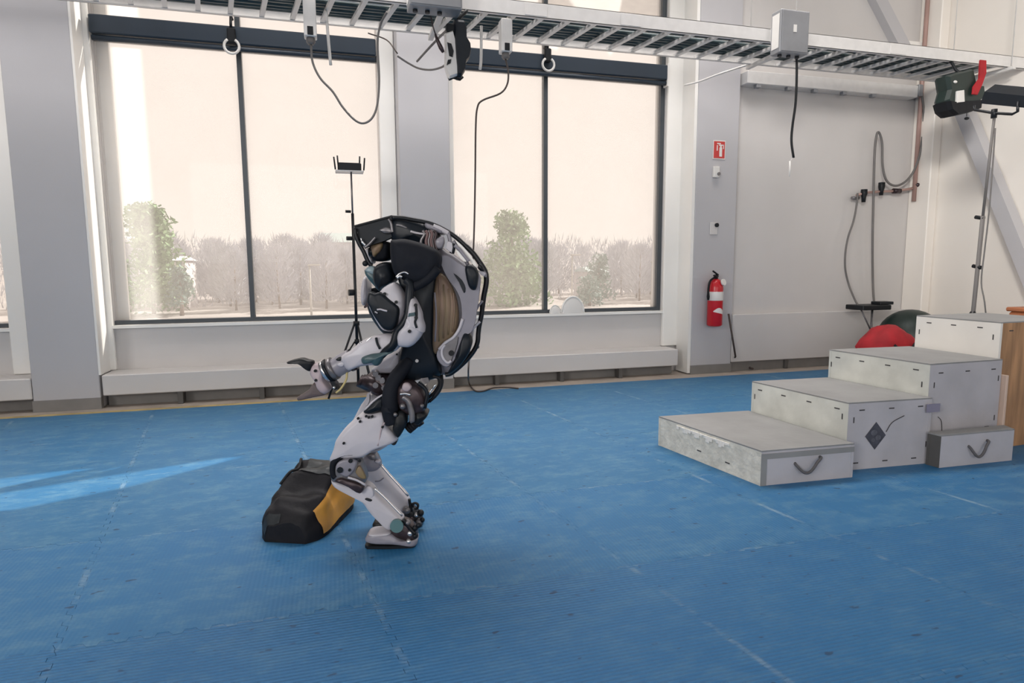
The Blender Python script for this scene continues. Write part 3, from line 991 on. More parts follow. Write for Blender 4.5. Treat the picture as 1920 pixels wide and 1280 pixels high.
cable('hose', [wy(x, y, YA - .03) for x, y in ((1608, 362), (1606, 385), (1600, 415), (1590, 445), (1585, 475), (1585, 505), (1592, 535))] + [wy(1603, 562, 5.9), wy(1609, 572, 5.85)], .011, 'grey_cable', 'thin grey hose curving from the valve end down to small table')

p = wy(1628, 575, 5.85)
t = thing('stand_table', (p.x + .06, 5.85, 0), 'small black shelf on a thin stand in the corner', 'stand')
MB().bbox(p.x - .20, p.x + .20, 5.72, 5.98, p.z - .03, p.z + .025, .008).build('shelf', 'black', t)
MB().bbox(p.x + .08, p.x + .27, 5.76, 5.90, p.z + .025, p.z + .06, .006).build('clip', 'black', t)
MB().tube([(p.x + .06, 5.85, .02), (p.x + .06, 5.85, p.z - .03)], .012, 8).build('post', 'mech', t)
MB().tube([(p.x - .1, 5.85, p.z - .03), (p.x + .06, 5.85, p.z - .28)], .009, 6).build('brace', 'mech', t)
for a_ in (0, 120, 240):
    MB().tube([(p.x + .06, 5.85, .2), (p.x + .06 + .28 * math.cos(math.radians(a_)), 5.85 + .22 * math.sin(math.radians(a_)), .012)], .010, 6).build('leg', 'mech', t)

# red bag and dark ball behind the boxes
p = wy(1660, 645, 5.0)
t = thing('red_bag', (p.x, 5.0, 0), 'bright red soft bag lying on the floor behind the grey boxes', 'bag')


def blob(name, m, parent, cx, cy, z0, rx, ry, hz, seed, amp=.08, power=.75):
    n, k_ = 22, 12
    vs, fs = [], []
    for i in range(k_ + 1):
        th = math.pi * i / k_
        for j in range(n):
            ph = 2 * math.pi * j / n
            q = Vector((math.sin(th) ** power * math.cos(ph), math.sin(th) ** power * math.sin(ph), math.cos(th)))
            d = 1 + amp * noise.noise(q * 1.9 + Vector((seed, 0, 0)))
            vs.append((cx + rx * q.x * d, cy + ry * q.y * d, max(z0, z0 + hz * .5 + hz * .5 * q.z * d)))
    for i in range(k_):
        for j in range(n):
            fs.append((i * n + j, (i + 1) * n + j, (i + 1) * n + (j + 1) % n, i * n + (j + 1) % n))
    return MB().add(vs, fs, True).build(name, m, parent)


blob('bag_body', 'red_cloth', t, p.x + .02, 5.0, 0.0, .30, .22, .58, 3.3, .16)
MB().tube(spline([(p.x - .12, 4.78, .42), (p.x, 4.75, .33), (p.x + .13, 4.78, .43)]), .012, 7).build('strap', 'rubber', t)
p = wy(1708, 610, 5.58)
t = thing('exercise_ball', (p.x, 5.58, 0), 'large dark green ball behind the red bag and white box', 'ball')
zt = wy(1706, 580, 5.58).z
MB().ball((p.x, 5.58, zt / 2), zt / 2, zt / 2, zt / 2, 26, 16).build('ball_skin', 'green_black', t)
MB().tube(spline([(p.x - .09, 5.58 - zt / 2 + .03, zt * .62), (p.x + .01, 5.58 - zt / 2 + .004, zt * .56), (p.x + .08, 5.58 - zt / 2 + .02, zt * .5)]), .012, 7).build('pale_mark', 'mech', t)

# light panel on a tall stand by the end wall
XS = 5.25
p = wx(1825, 582, XS)
bx, by = p.x, p.y
t = thing('light_stand', (bx, by, 0), 'tall light stand with flat dark panel lamp by the end wall', 'light stand')
top = wx(1864, 222, XS)
top = Vector((bx + (top.x - bx), top.y, top.z))
kn = wx(1843, 405, XS)
MB().tube([(bx, by, .10), p, kn], .017, 10).build('lower_pole', 'grey_cable', t)
MB().tube([kn, top], .011, 10).build('upper_pole', 'grey_cable', t)
for q in (wx(1837, 408, XS), wx(1832, 500, XS)):
    MB().disc(q, (0, 1, .2), .016, .075, 8).build('knob', 'black', t)
for a_ in (20, 140, 260):
    e_ = Vector((bx + .48 * math.cos(math.radians(a_)), by + .48 * math.sin(math.radians(a_)), .012))
    MB().tube([(bx, by, p.z), (bx * .4 + e_.x * .6, by * .4 + e_.y * .6, p.z * .45), e_], .012, 7).build('leg', 'black_metal', t)
yk = MB().tube([wx(1826, 198, XS), wx(1827, 206, XS), wx(1864, 212, XS), wx(1898, 214, XS), wx(1908, 209, XS), wx(1909, 190, XS)], .011, 8)
yk.build('yoke', 'black_metal', t)
MB().disc(wx(1864, 213, XS), (0, 0, 1), .022, .07, 8).build('swivel', 'black', t)
lp = [wx(*q, XS) for q in ((1846, 172), (1926, 180), (1920, 202), (1838, 194))]
nd = ((lp[1] - lp[0]).cross(lp[3] - lp[0])).normalized()
hx = lp + [q + Vector((.12, .01, .07)) for q in lp]
MB().hexa(hx).build('lamp_panel', 'navy', t)
cable('lead', [wx(1866, 240, XS - .02), wx(1862, 300, XS), wx(1854, 400, XS), wx(1846, 470, XS), wx(1840, 530, XS), wx(1848, 585, XS), Vector((bx + .15, by - .1, .01))], .006, 'grey_cable', 'thin grey lead running down beside the tall light stand')

# router on a tripod behind the robot
ps = gz(676, 740, 0)
sx_, sy_ = wy(668, 600, 5.86).x, 5.86
t = thing('router_stand', (sx_, sy_, 0), 'black tripod stand holding a small antenna router in front of the window', 'tripod stand')
ztop = wy(657, 323, sy_).z
zj = wy(668, 606, sy_).z
MB().tube([(sx_, sy_, .14), (sx_, sy_, wy(662, 400, sy_).z)], .013, 10).build('lower_pole', 'black_metal', t)
MB().tube([(sx_, sy_, wy(662, 400, sy_).z), (sx_, sy_, ztop)], .008, 8).build('upper_pole', 'mech', t)
MB().disc((sx_, sy_, zj), (0, 0, 1), .028, .04, 10).build('collar', 'black', t)
MB().disc((sx_, sy_, wy(668, 640, sy_).z), (0, 0, 1), .022, .04, 10).build('slide_collar', 'black', t)
for a_ in (185, 300, 60):
    ca, sa = math.cos(math.radians(a_)), math.sin(math.radians(a_))
    MB().tube([(sx_ + .02 * ca, sy_ + .02 * sa, zj - .01), (sx_ + .27 * ca, sy_ + .27 * sa, .012)], .010, 7).build('leg', 'black_metal', t)
    MB().tube([(sx_ + .02 * ca, sy_ + .02 * sa, wy(668, 640, sy_).z), (sx_ + .13 * ca, sy_ + .13 * sa, zj * .52)], .007, 6).build('strut', 'black_metal', t)
for py, r_ in ((397, .012), (447, .018), (548, .028)):
    z = wy(664, py, sy_).z
    MB().tube([(sx_ - .015, sy_ - .02, z), (sx_ - .06, sy_ - .03, z)], r_, 8).build('knob', 'black', t)
a, b = wy(629, 326, sy_), wy(681, 308, sy_)
t2 = thing('wifi_router', ((a.x + b.x) / 2, sy_, a.z), 'small dark router with four antennas on top of the tripod stand', 'router')
MB().bbox(a.x, b.x, sy_ - .08, sy_ + .08, ztop + .001, a.z + .022, .006).build('tray', 'steel', t2)
MB().bbox(a.x + .02, b.x - .02, sy_ - .075, sy_ + .075, a.z + .022, b.z, .008).build('housing', 'black', t2)
for u, yy, ln in ((.0, -.06, .03), (.12, .05, .0), (.86, .05, .0), (1.0, -.06, .03)):
    x_ = a.x + (b.x - a.x) * u
    MB().tube([(x_, sy_ + yy, a.z + .03), (x_ + (u - .5) * .02, sy_ + yy, b.z + .075 - ln)], .007, 7).build('antenna', 'black', t2)

# orange bin at the right edge
p = gz(1916, 690, 0)
pz = wx(1912, 575, XR - .5)
t = thing('orange_bin', (XR - .45, pz.y - .05, 0), 'orange brown bin standing behind the tallest box by the end wall', 'bin')
MB().bbox(XR - .62, XR - .3, pz.y - .35, pz.y + .02, -.001, pz.z - .04, .02).build('bin_body', 'orange', t)
MB().bbox(XR - .635, XR - .285, pz.y - .365, pz.y + .035, pz.z - .04, pz.z, .01).build('bin_rim', 'orange', t)


# ------------------------------------------------------------------ plywood step boxes
def lerp(a, b, u):
    return a + (b - a) * u


def crate(label, base, h, mats, slots_l=(), slots_f=(), name='plywood_box', th=.018):
    """base: corners FL (front left), FR, BR, BL on the floor; panels: left, front, right, back, top; slots given as (u, v, horizontal)"""
    FL, FR, BR, BL = [Vector((p[0], p[1], 0)) for p in base]
    ce = (FL + FR + BR + BL) / 4
    t = thing(name, (ce.x, ce.y, 0), label, 'box')
    Z = Vector((0, 0, 1))

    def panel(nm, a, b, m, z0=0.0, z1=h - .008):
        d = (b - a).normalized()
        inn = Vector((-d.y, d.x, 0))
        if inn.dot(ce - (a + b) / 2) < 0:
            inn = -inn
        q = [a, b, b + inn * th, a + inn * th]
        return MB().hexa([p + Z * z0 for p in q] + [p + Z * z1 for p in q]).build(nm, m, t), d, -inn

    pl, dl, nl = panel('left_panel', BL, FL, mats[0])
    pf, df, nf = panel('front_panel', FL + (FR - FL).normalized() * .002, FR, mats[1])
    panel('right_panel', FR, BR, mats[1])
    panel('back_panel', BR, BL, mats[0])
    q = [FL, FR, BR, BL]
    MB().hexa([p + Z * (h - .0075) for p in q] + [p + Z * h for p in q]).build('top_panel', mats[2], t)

    def slot(par, a, b, d, nn, u, v, hor):
        cpt = lerp(a, b, u) + Z * (v * h) + nn * .0008
        L_, W_ = (.036, .007) if hor else (.007, .034)
        e = d * (L_ / 2)
        q_ = [cpt - e - nn * .006, cpt + e - nn * .006, cpt + e + nn * .0006, cpt - e + nn * .0006]
        o = MB().hexa([p - Z * W_ / 2 for p in q_] + [p + Z * W_ / 2 for p in q_]).build('slot', 'slot', par)

    for s_ in slots_l:
        slot(pl, BL, FL, dl, nl, *s_)
    for s_ in slots_f:
        slot(pf, FL, FR, df, nf, *s_)
    return t, (FL, FR, BR, BL), (pl, pf), (nl, nf)


def rope(parent, a, b, nn, u0, u1, z, sag, r_=.008):
    p, q = lerp(a, b, u0) + Vector((0, 0, z)), lerp(a, b, u1) + Vector((0, 0, z + .02))
    path = [p - nn * .01, p + nn * .012 + Vector((0, 0, -.012))]
    for k_ in range(1, 8):
        u = k_ / 8
        path.append(lerp(p, q, u * (.9)) + nn * (.02 + .014 * math.sin(math.pi * u)) + Vector((0, 0, -sag * math.sin(math.pi * u ** .75))))
    path += [q + nn * .014, q - nn * .01]
    return MB().tube(spline(path, 4), r_, 7).build('rope_handle', 'rope', parent)


ROW = lambda v, n, a=.12, b=.92: [(a + (b - a) * i / (n - 1), v, True) for i in range(n)]
# lowest box
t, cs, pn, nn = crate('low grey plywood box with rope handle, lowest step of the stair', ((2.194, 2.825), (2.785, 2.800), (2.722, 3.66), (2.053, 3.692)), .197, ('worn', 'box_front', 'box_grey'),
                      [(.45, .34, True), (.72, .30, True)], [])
rope(pn[1], cs[0], cs[1], nn[1], .36, .62, .115, .06)
rim = MB()
for k_ in range(22):      # flaking upper edge of the pale left side
    u = .22 + .5 * k_ / 21
    p = lerp(cs[3], cs[0], u) + nn[0] * .001
    w_ = .012 + .010 * random.random()
    z = .150 + .014 * math.sin(k_ * 1.3) + .01 * random.random()
    rim.bbox(p.x - .004, p.x + .003, p.y - w_, p.y + w_, z, .178, .0015)
rim.build('flaking_edge', 'box_white', t)
d_ = (cs[1] - cs[0]).normalized()
fr = MB()
for u0, u1, za, zb in ((0, 1, .148, .178), (0, .06, .0, .148)):
    a_, b_ = lerp(cs[0], cs[1], u0), lerp(cs[0], cs[1], u1)
    q = [a_ + nn[1] * .003, b_ + nn[1] * .003, b_ - nn[1] * .004, a_ - nn[1] * .004]
    fr.hexa([p + Vector((0, 0, za)) for p in q] + [p + Vector((0, 0, zb)) for p in q])
fr.build('edge_batten', 'box_grey', t)
# second box
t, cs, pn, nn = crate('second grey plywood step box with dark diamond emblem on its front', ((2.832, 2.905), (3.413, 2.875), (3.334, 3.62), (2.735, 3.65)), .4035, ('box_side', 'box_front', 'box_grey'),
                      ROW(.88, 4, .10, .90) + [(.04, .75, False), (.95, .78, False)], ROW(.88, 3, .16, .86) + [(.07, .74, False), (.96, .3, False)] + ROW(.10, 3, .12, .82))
em = MB()
p = lerp(cs[0], cs[1], .335) + nn[1] * .001 + Vector((0, 0, .196))
dd = (cs[1] - cs[0]).normalized()
q = [p + dd * .071, p + Vector((0, 0, .083)), p - dd * .071, p - Vector((0, 0, .083))]
poly_prism(em, q, nn[1], 0, .0015)
em.build('diamond_emblem', 'emblem', pn[1])['label'] = 'dark grey diamond emblem with a paler figure'
cq = MB()
for (du, dz, rr) in ((-.012, .02, .022), (.018, -.012, .02), (-.015, -.025, .014)):
    poly_prism(cq, [p + dd * (du + rr * math.cos(a_)) + Vector((0, 0, dz + rr * .8 * math.sin(a_))) for a_ in [k_ * math.pi / 5 for k_ in range(10)]], nn[1], .0012, .0022)
cq.build('emblem_figure', 'emblem_pale', pn[1])
MB().tube(spline([p + dd * .07 + Vector((0, 0, .02)) + nn[1] * .003, p + dd * .11 + Vector((0, 0, .075)) + nn[1] * .003, p + dd * .19 + Vector((0, 0, .11)) + nn[1] * .003]), .0022, 5).build('scratch_line', 'slot', pn[1])
# third box
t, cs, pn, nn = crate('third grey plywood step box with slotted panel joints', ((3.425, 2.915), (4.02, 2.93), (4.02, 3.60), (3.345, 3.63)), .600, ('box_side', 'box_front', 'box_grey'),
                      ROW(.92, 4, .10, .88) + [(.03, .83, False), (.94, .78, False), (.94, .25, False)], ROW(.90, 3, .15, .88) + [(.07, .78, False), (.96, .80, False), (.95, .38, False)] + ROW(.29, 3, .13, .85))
MB().tube(spline([lerp(cs[0], cs[1], .15) + nn[1] * .003 + Vector((0, 0, .27)), lerp(cs[0], cs[1], .20) + nn[1] * .003 + Vector((0, 0, .24)), lerp(cs[0], cs[1], .22) + nn[1] * .003 + Vector((0, 0, .16))]), .002, 5).build('scratch_line', 'slot', pn[1])
p0_, p1_ = gz(1729, 785, .315), gz(1754, 771, .35)
st = MB().box(3.362, 3.462, 2.862, 2.866, .318, .368)
tag(st.build('paper_label', 'sticker', None, (3.41, 2.864, .318)), 'mauve label strip taped across the joint of second and third boxes', 'label')
# tallest box
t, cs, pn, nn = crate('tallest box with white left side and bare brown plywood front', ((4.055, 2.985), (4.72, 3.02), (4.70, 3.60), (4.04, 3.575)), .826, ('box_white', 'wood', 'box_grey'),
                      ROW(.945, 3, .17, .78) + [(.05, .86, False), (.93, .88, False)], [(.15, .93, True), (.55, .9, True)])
# small box in front
t, cs, pn, nn = crate('small low grey box with rope handle in front of the third step', ((3.396, 2.787), (3.95, 2.772), (3.985, 2.862), (3.385, 2.866)), .197, ('ply_dark', 'box_front', 'box_grey'))
rope(pn[1], cs[0], cs[1], nn[1], .38, .62, .12, .07)
# pale batten between the third and tallest box
o = MB().bbox(4.026, 4.046, 2.90, 2.94, -.001, .50, .003)
tag(o.build('wood_batten', 'pale_wood', None, (4.036, 2.92, 0)), 'pale upright wooden batten between third and tallest boxes', 'batten')

# ------------------------------------------------------------------ duffel bag
bA = Vector((-.245, 2.805, 0))
bD = Vector((.40, .917, 0)).normalized()
bS = Vector((bD.y, -bD.x, 0))      # towards the camera's right


def bag_pt(u, th, infl=0.0):
    """u 0..1 along, th 0 = right side ground, pi/2 = top, pi = left"""
    L_ = .52
    w_ = .150 * (1 - abs(2 * u - .95) ** 5 * .40)
    h_ = .150 + .105 * math.exp(-((u - .66) / .30) ** 2)
    if u < .08:
        h_ *= .60 + 5 * u
        w_ *= .90 + 1.2 * u
    if u > .9:
        h_ *= 1 - (u - .9) * 3.5
        w_ *= 1 - (u - .9) * 3.0
    cs_, sn = math.cos(th), math.sin(th)
    e_ = .62
    x_ = w_ * math.copysign(abs(cs_) ** e_, cs_)
    z_ = h_ * (abs(sn) ** .8)
    q = bA + bD * (u * L_) + bS * x_ + Vector((0, 0, z_))
    nz = noise.noise(Vector((u * 5, th * 1.7, 1.3))) * .034 + noise.noise(Vector((u * 13, th * 4, 5.3))) * .014
    fold = .020 * math.sin(u * 21 + th * 2.2) * max(0, sn) * (1 - u)
    k_ = 1 + (nz + fold) / .2 * min(1, z_ * 12)
    q = bA + bD * (u * L_) + bS * (x_ * k_) + Vector((0, 0, z_ * k_))
    if infl:
        ax = bA + bD * (u * L_) + Vector((0, 0, h_ * .4))
        q += (q - ax).normalized() * infl
    return q


def bag_patch(u0, u1, t0, t1, nu, nt_, infl=0.0):
    vs, fs = [], []
    for i in range(nu + 1):
        for j in range(nt_ + 1):
            vs.append(bag_pt(u0 + (u1 - u0) * i / nu, t0 + (t1 - t0) * j / nt_, infl))
    for i in range(nu):
        for j in range(nt_):
            a_ = i * (nt_ + 1) + j
            fs.append((a_, a_ + nt_ + 1, a_ + nt_ + 2, a_ + 1))
    return vs, fs


t = thing('duffel_bag', (bA.x, bA.y, 0), 'black duffel bag with a yellow side panel lying at the robot feet', 'bag')
mb = MB()
vs, fs = bag_patch(0, 1, 0.0, math.pi, 40, 26)
mb.add(vs, fs, True)
mb.add([bag_pt(0, math.pi * j / 26) for j in range(27)], [list(range(27))])
mb.add([bag_pt(1, math.pi * j / 26) for j in range(27)], [list(range(27))])
mb.build('bag_body', 'fabric', t)
mb = MB()
vs, fs = bag_patch(.13, .95, .09, .92, 16, 10, .006)
mb.add(vs, fs, True)
mb.build('side_panel', 'yellow', t)['label'] = 'worn yellow fabric side panel'
mb = MB()
vs, fs = bag_patch(.50, .93, 1.1, 1.75, 14, 10, .005)
mb.add(vs, fs, True)
mb.build('top_flap', 'fabric2', t)
MB().tube(spline([bag_pt(.40, 2.2, .006), bag_pt(.5, 2.0, .012), bag_pt(.6, 1.95, .014), bag_pt(.72, 2.0, .006)]), .007, 7).build('strap', 'rubber', t)
mb = MB()
vs, fs = bag_patch(.005, .06, 1.7, 2.9, 5, 8, .004)
mb.add(vs, fs, True)
mb.build('end_panel', 'fabric2', t)
# ------------------------------------------------------------------ the humanoid robot
RO = Vector((.222, 2.775, 0))
FA = math.radians(166)
RF = Vector((math.cos(FA), math.sin(FA), 0))          # the way it faces
RL = Vector((RF.y, -RF.x, 0))                          # its side nearer the camera
if RL.y > 0:
    RL = -RL


def rp(px, py, lat):
    """point of the robot on its fore-and-aft plane shifted LAT metres sideways"""
    d = ray(px, py)
    o = RO + RL * lat
    return EYE + d * ((o - EYE).dot(RL) / d.dot(RL))


def crop(x0, y0, sc):
    return lambda pts: [(x0 + x / sc, y0 + y / sc) for x, y in pts]


C1, C2, C3, C4, C5, C6 = crop(600, 390, 5.3333), crop(600, 580, 6.4), crop(520, 630, 8), crop(590, 690, 6.4), crop(590, 830, 6.096), crop(780, 560, 8)
C7, C8, C9, C10 = crop(680, 680, 8), crop(600, 400, 10.667), crop(760, 400, 10.667), crop(660, 500, 10.667)


def smooth2(pts, n=3):
    P = [pts[-1]] + list(pts) + [pts[0], pts[1]]
    out = []
    for i in range(1, len(P) - 2):
        a, b, d, e = [Vector((q[0], q[1])) for q in (P[i - 1], P[i], P[i + 1], P[i + 2])]
        for k_ in range(n):
            u = k_ / n
            q = 0.5 * (2 * b + (d - a) * u + (2 * a - 5 * b + 4 * d - e) * u * u + (3 * b - a - 3 * d + e) * u ** 3)
            out.append((q.x, q.y))
    return out


def pillow(mb, pts, lat, thick, edge=.5, sm=3, dome=.12, smooth=True):
    """a rounded solid: the profile at its mid-plane, closing in towards both faces"""
    pts = smooth2(pts, sm) if sm > 1 else pts
    P = [rp(x, y, lat) for x, y in pts]
    n = len(P)
    ce = sum(P, Vector()) / n
    size = sum((p - ce).length for p in P) / n
    r_ = thick / 2 * edge
    prof = []
    hw = thick / 2
    dk = min(.42, r_ / size)
    for a_ in (0, 25, 50, 75, 90):
        a2 = math.radians(a_)
        prof.append((1 - dk * (1 - math.cos(a2)), (hw - r_) + r_ * math.sin(a2)))
    prof.append((prof[-1][0] * .55, hw * (1 + dome * .7)))
    prof.append((prof[-1][0] * .3, hw * (1 + dome)))
    ring = [(s_, -l_) for s_, l_ in prof[::-1]] + prof[1 if hw - r_ < 1e-6 else 0:]
    vs = []
    for s_, l_ in ring:
        vs += [ce + (p - ce) * s_ + RL * l_ for p in P]
    fs = []
    for k_ in range(len(ring) - 1):
        for i in range(n):
            fs.append((k_ * n + i, k_ * n + (i + 1) % n, (k_ + 1) * n + (i + 1) % n, (k_ + 1) * n + i))
    b0 = len(mb.v)
    mb.add(vs, fs, smooth)
    mb.f.append([b0 + i for i in range(n)][::-1])
    mb.sm.append(smooth)
    mb.f.append([b0 + (len(ring) - 1) * n + i for i in range(n)])
    mb.sm.append(smooth)
    return mb


def plate(mb, pts, lat0, lat1, sm=1, ch=.06):
    """a flat plate with chamfered rim between two lateral distances"""
    pts = smooth2(pts, sm) if sm > 1 else pts
    P = [rp(x, y, (lat0 + lat1) / 2) for x, y in pts]
    return poly_prism(mb, P, RL, (lat0 - lat1) / 2, (lat1 - lat0) / 2, ch)


def hose(mb, pts, lat, r_, n=4, k_=7):
    lats = lat if isinstance(lat, (list, tuple)) else [lat] * len(pts)
    P = spline([rp(x, y, l_) for (x, y), l_ in zip(pts, lats)], n)
    rr = r_
    if isinstance(r_, (list, tuple)):
        m_ = len(P)
        rr = [r_[min(len(r_) - 1, int(i / (m_ - 1) * (len(r_) - 1)))] for i in range(m_)]
    return mb.tube(P, rr, k_)


def bolt(par, px, py, lat, r_=.006, m='black', t_=.008, nm='bolt'):
    MB().disc(rp(px, py, lat), RL, r_, t_, 8).build(nm, m, par)


rb = thing('humanoid_robot', RO, 'white and black humanoid robot crouching forward over the bag with its arm held out', 'robot')

# --- pelvis and waist
pel = pillow(MB(), C7([(120, 150), (230, 110), (420, 130), (560, 100), (760, 180), (880, 240), (960, 420), (930, 620), (780, 700), (560, 720), (420, 560), (300, 420), (180, 400)]), 0, .24, .4).build('pelvis', 'maroon', rb)
wp = pillow(MB(), C2([(985, 455), (1010, 540), (1035, 640), (1010, 720), (960, 735), (820, 742), (690, 738), (640, 700), (700, 640), (770, 575)]), .02, .17, .5).build('waist_plate', 'shell', rb)
wp['label'] = 'white waist plate'
bolt(wp, 753, 688, .118, .009)
bolt(wp, 744, 664, .112, .004)
for d_ in (-.07, .02, .10):
    MB().disc(rp(697 + d_ * 60, 722, d_), (RF * .8 + Vector((0, 0, .4))), .030, .10, 12).build('hip_motor', 'maroon', pel)
plate(MB(), C7([(60, 270), (130, 280), (170, 330), (140, 420), (70, 460), (50, 560), (55, 640), (80, 640), (110, 560), (110, 470), (160, 430)]), .06, .085).build('front_strut', 'shell', pel)
for q in ((200, 160), (240, 220), (200, 330), (300, 260), (330, 370)):
    p = C7([q])[0]
    MB().disc(rp(p[0], p[1], .125), RL, .012, .03, 10).build('fitting', 'mech', pel)
cap_ = C7([(790, 250), (870, 230), (950, 330), (900, 360)])
plate(MB(), cap_, .10, .15).build('bright_cap', 'chrome', pel)
plate(MB(), C7([(850, 220), (990, 200), (1010, 270), (930, 320)]), .08, .13).build('grey_cap', 'mech', pel)

# --- torso column and backpack
tc_ = pillow(MB(), [(742, 470), (800, 462), (828, 490), (824, 560), (822, 640), (832, 690), (815, 704), (770, 708), (752, 690), (760, 640), (772, 600), (760, 540)], .0, .30, .4).build('torso_column', 'navy', rb)
MB().disc(rp(782, 676, .165), RL, .007, .012).build('bolt', 'chrome', tc_)
hose(MB(), [(815, 548), (818, 590), (816, 640)], .16, .004).build('seam', 'shell_grey', tc_)
bz = pillow(MB(), [(822, 515), (834, 513), (846, 528), (856, 548), (862, 575), (862, 600), (856, 626), (836, 644), (820, 658), (815, 640), (816, 600), (817, 556)], .03, .26, .2, 2, .04).build('bronze_panel', 'bronze', rb)
for k_ in range(4):
    hose(MB(), [(823 + k_ * 9, 525 + k_ * 8), (825 + k_ * 9, 580), (823 + k_ * 8.5, 640 - k_ * 6)], .165, .0028).build('panel_rib', 'bronze', bz)
# side frame of the backpack (near) as outer shell with cut-outs: arched band + arms
bp_ = plate(MB(), C1([(1205, 480), (1215, 560), (1255, 650), (1300, 725), (1350, 790), (1400, 885), (1420, 1000), (1418, 1110), (1395, 1210), (1365, 1290)]) + C6([(560, 580), (440, 650), (345, 745), (312, 820), (320, 890), (355, 955), (410, 1005), (470, 1020), (520, 985), (570, 930), (610, 830), (650, 700), (690, 610), (740, 550), (830, 500), (880, 380), (905, 260), (925, 120), (945, 0)]) + C1([(1590, 900), (1600, 800), (1610, 700), (1570, 630), (1470, 590), (1370, 530), (1280, 470)]), .145, .175, 2, .02).build('backpack_shell', 'shell_grey', rb)
plate(MB(), C6([(430, 690), (560, 590), (640, 570), (600, 760), (560, 850), (530, 930), (480, 965), (430, 905), (395, 830)]), .17, .182, 2, .1).build('shell_lug', 'mech', bp_)
MB().disc(rp(*C6([(530, 812)])[0], .185), RL, .011, .02, 14).build('lug_hole', 'black', bp_)
hose(MB(), C6([(435, 690), (395, 750), (388, 830), (420, 910), (480, 960), (530, 930)]), .182, .006).build('lug_rim', 'shell', bp_)
hose(MB(), C6([(700, 300), (650, 450), (560, 580), (440, 660), (345, 760)]), .176, .007).build('shell_edge', 'shell', bp_)
plate(MB(), C1([(1335, 650), (1420, 720), (1455, 800), (1440, 850), (1390, 740)]), .172, .18, 2, .1).build('shell_recess', 'navy', bp_)
pillow(MB(), C1([(1455, 580), (1530, 570), (1585, 640), (1580, 740), (1555, 815), (1500, 800), (1465, 700)]), .165, .07, .6).build('upper_pad', 'navy', bp_)
pillow(MB(), C6([(715, 520), (770, 505), (830, 540), (850, 640), (810, 780), (740, 900), (640, 1020), (540, 1100), (480, 1110), (530, 1010), (600, 880), (650, 700)]), .15, .09, .6).build('lower_pad', 'navy', bp_)
# backpack core between the side frames
pillow(MB(), C1([(1180, 470), (1290, 440), (1420, 520), (1560, 640), (1590, 800), (1575, 1000), (1540, 1180)]) + C6([(860, 520), (820, 680), (690, 880), (560, 1060), (440, 1090), (380, 900)]), -.02, .24, .3).build('backpack_core', 'shell_grey', rb)
# far side frame
plate(MB(), C1([(1240, 500), (1280, 660), (1400, 860), (1430, 1050), (1390, 1240)]) + C6([(560, 600), (345, 745), (320, 890), (410, 1005), (520, 985), (640, 740), (830, 500), (900, 260), (940, 0)]) + C1([(1590, 880), (1600, 720), (1470, 600), (1370, 540)]), -.16, -.135, 2, .02).build('far_backpack_shell', 'shell_grey', rb)

# --- roll cage
CG = C1([(720, 95), (830, 100), (930, 118), (1060, 143), (1170, 180), (1280, 238), (1370, 300), (1450, 372), (1530, 452), (1600, 548), (1650, 630), (1664, 700), (1660, 770), (1640, 870), (1625, 980)]) + C6([(985, 230), (950, 400), (935, 520), (925, 640), (885, 750), (800, 870), (690, 985), (590, 1070), (510, 1125), (440, 1140)])
cg = hose(MB(), CG, .125, [.009] * 5 + [.011] * 5 + [.010] * 8, 4, 8).build('roll_cage', 'black_metal', rb)
hose(MB(), CG, -.125, .010, 4, 8).build('far_hoop', 'black_metal', cg)
for q in ((735, 408), (840, 434), (898, 492), (911, 515), (895, 650), (838, 702)):
    MB().tube([rp(q[0], q[1], .125), rp(q[0], q[1], -.125)], .009, 8).build('cross_bar', 'black_metal', cg)
for pts in (C1([(1280, 245), (1300, 330), (1285, 420)]), C1([(1330, 330), (1420, 460), (1480, 570)]), C1([(1600, 600), (1650, 650), (1655, 690)]),):
    hose(MB(), pts, .13, .008).build('cage_brace', 'shell_grey', cg)
hose(MB(), C6([(1000, 30), (930, 120), (880, 220)]), .14, .005).build('cage_brace', 'shell_grey', cg)
hose(MB(), C6([(960, 340), (890, 410), (830, 470)]), .14, .006).build('cage_brace', 'shell', cg)
pillow(MB(), C9([(1450, 1080), (1480, 1000), (1540, 1050), (1580, 1140), (1560, 1160), (1490, 1140)]), .13, .05, .5).build('cage_clamp', 'black', cg)
plate(MB(), C9([(1450, 1140), (1560, 1160), (1610, 1200), (1580, 1260), (1510, 1230)]), .12, .15).build('cage_bracket', 'shell', cg)
hose(MB(), C9([(560, 250), (680, 300), (790, 360), (860, 400)]), .13, .010).build('cage_sleeve', 'shell', cg)
pillow(MB(), C9([(400, 190), (560, 240), (700, 320), (820, 380), (760, 430), (640, 400), (500, 340), (420, 290)]), .07, .14, .5).build('cage_fairing', 'shell_grey', cg)
plate(MB(), C9([(1010, 562), (1080, 590), (1180, 690), (1290, 820), (1390, 960), (1448, 1075), (1420, 1090), (1330, 1000), (1230, 880), (1120, 740)]), .135, .15, 2, .03).build('gap_daylight', 'trim', cg)
plate(MB(), C9([(1015, 735), (1060, 750), (1140, 850), (1220, 950), (1200, 970), (1110, 900), (1040, 800)]), .15, .165, 2, .03).build('gap_daylight', 'trim', cg)
# pale plates above paint in the daylight between cage and shell; shell ribs below the hoop
hose(MB(), C9([(985, 640), (1080, 720), (1180, 850), (1270, 960)]), .16, .008).build('shell_rib', 'shell_grey', bp_)
hose(MB(), C9([(960, 600), (950, 720), (930, 800)]), .15, .010).build('shell_rib', 'navy', bp_)

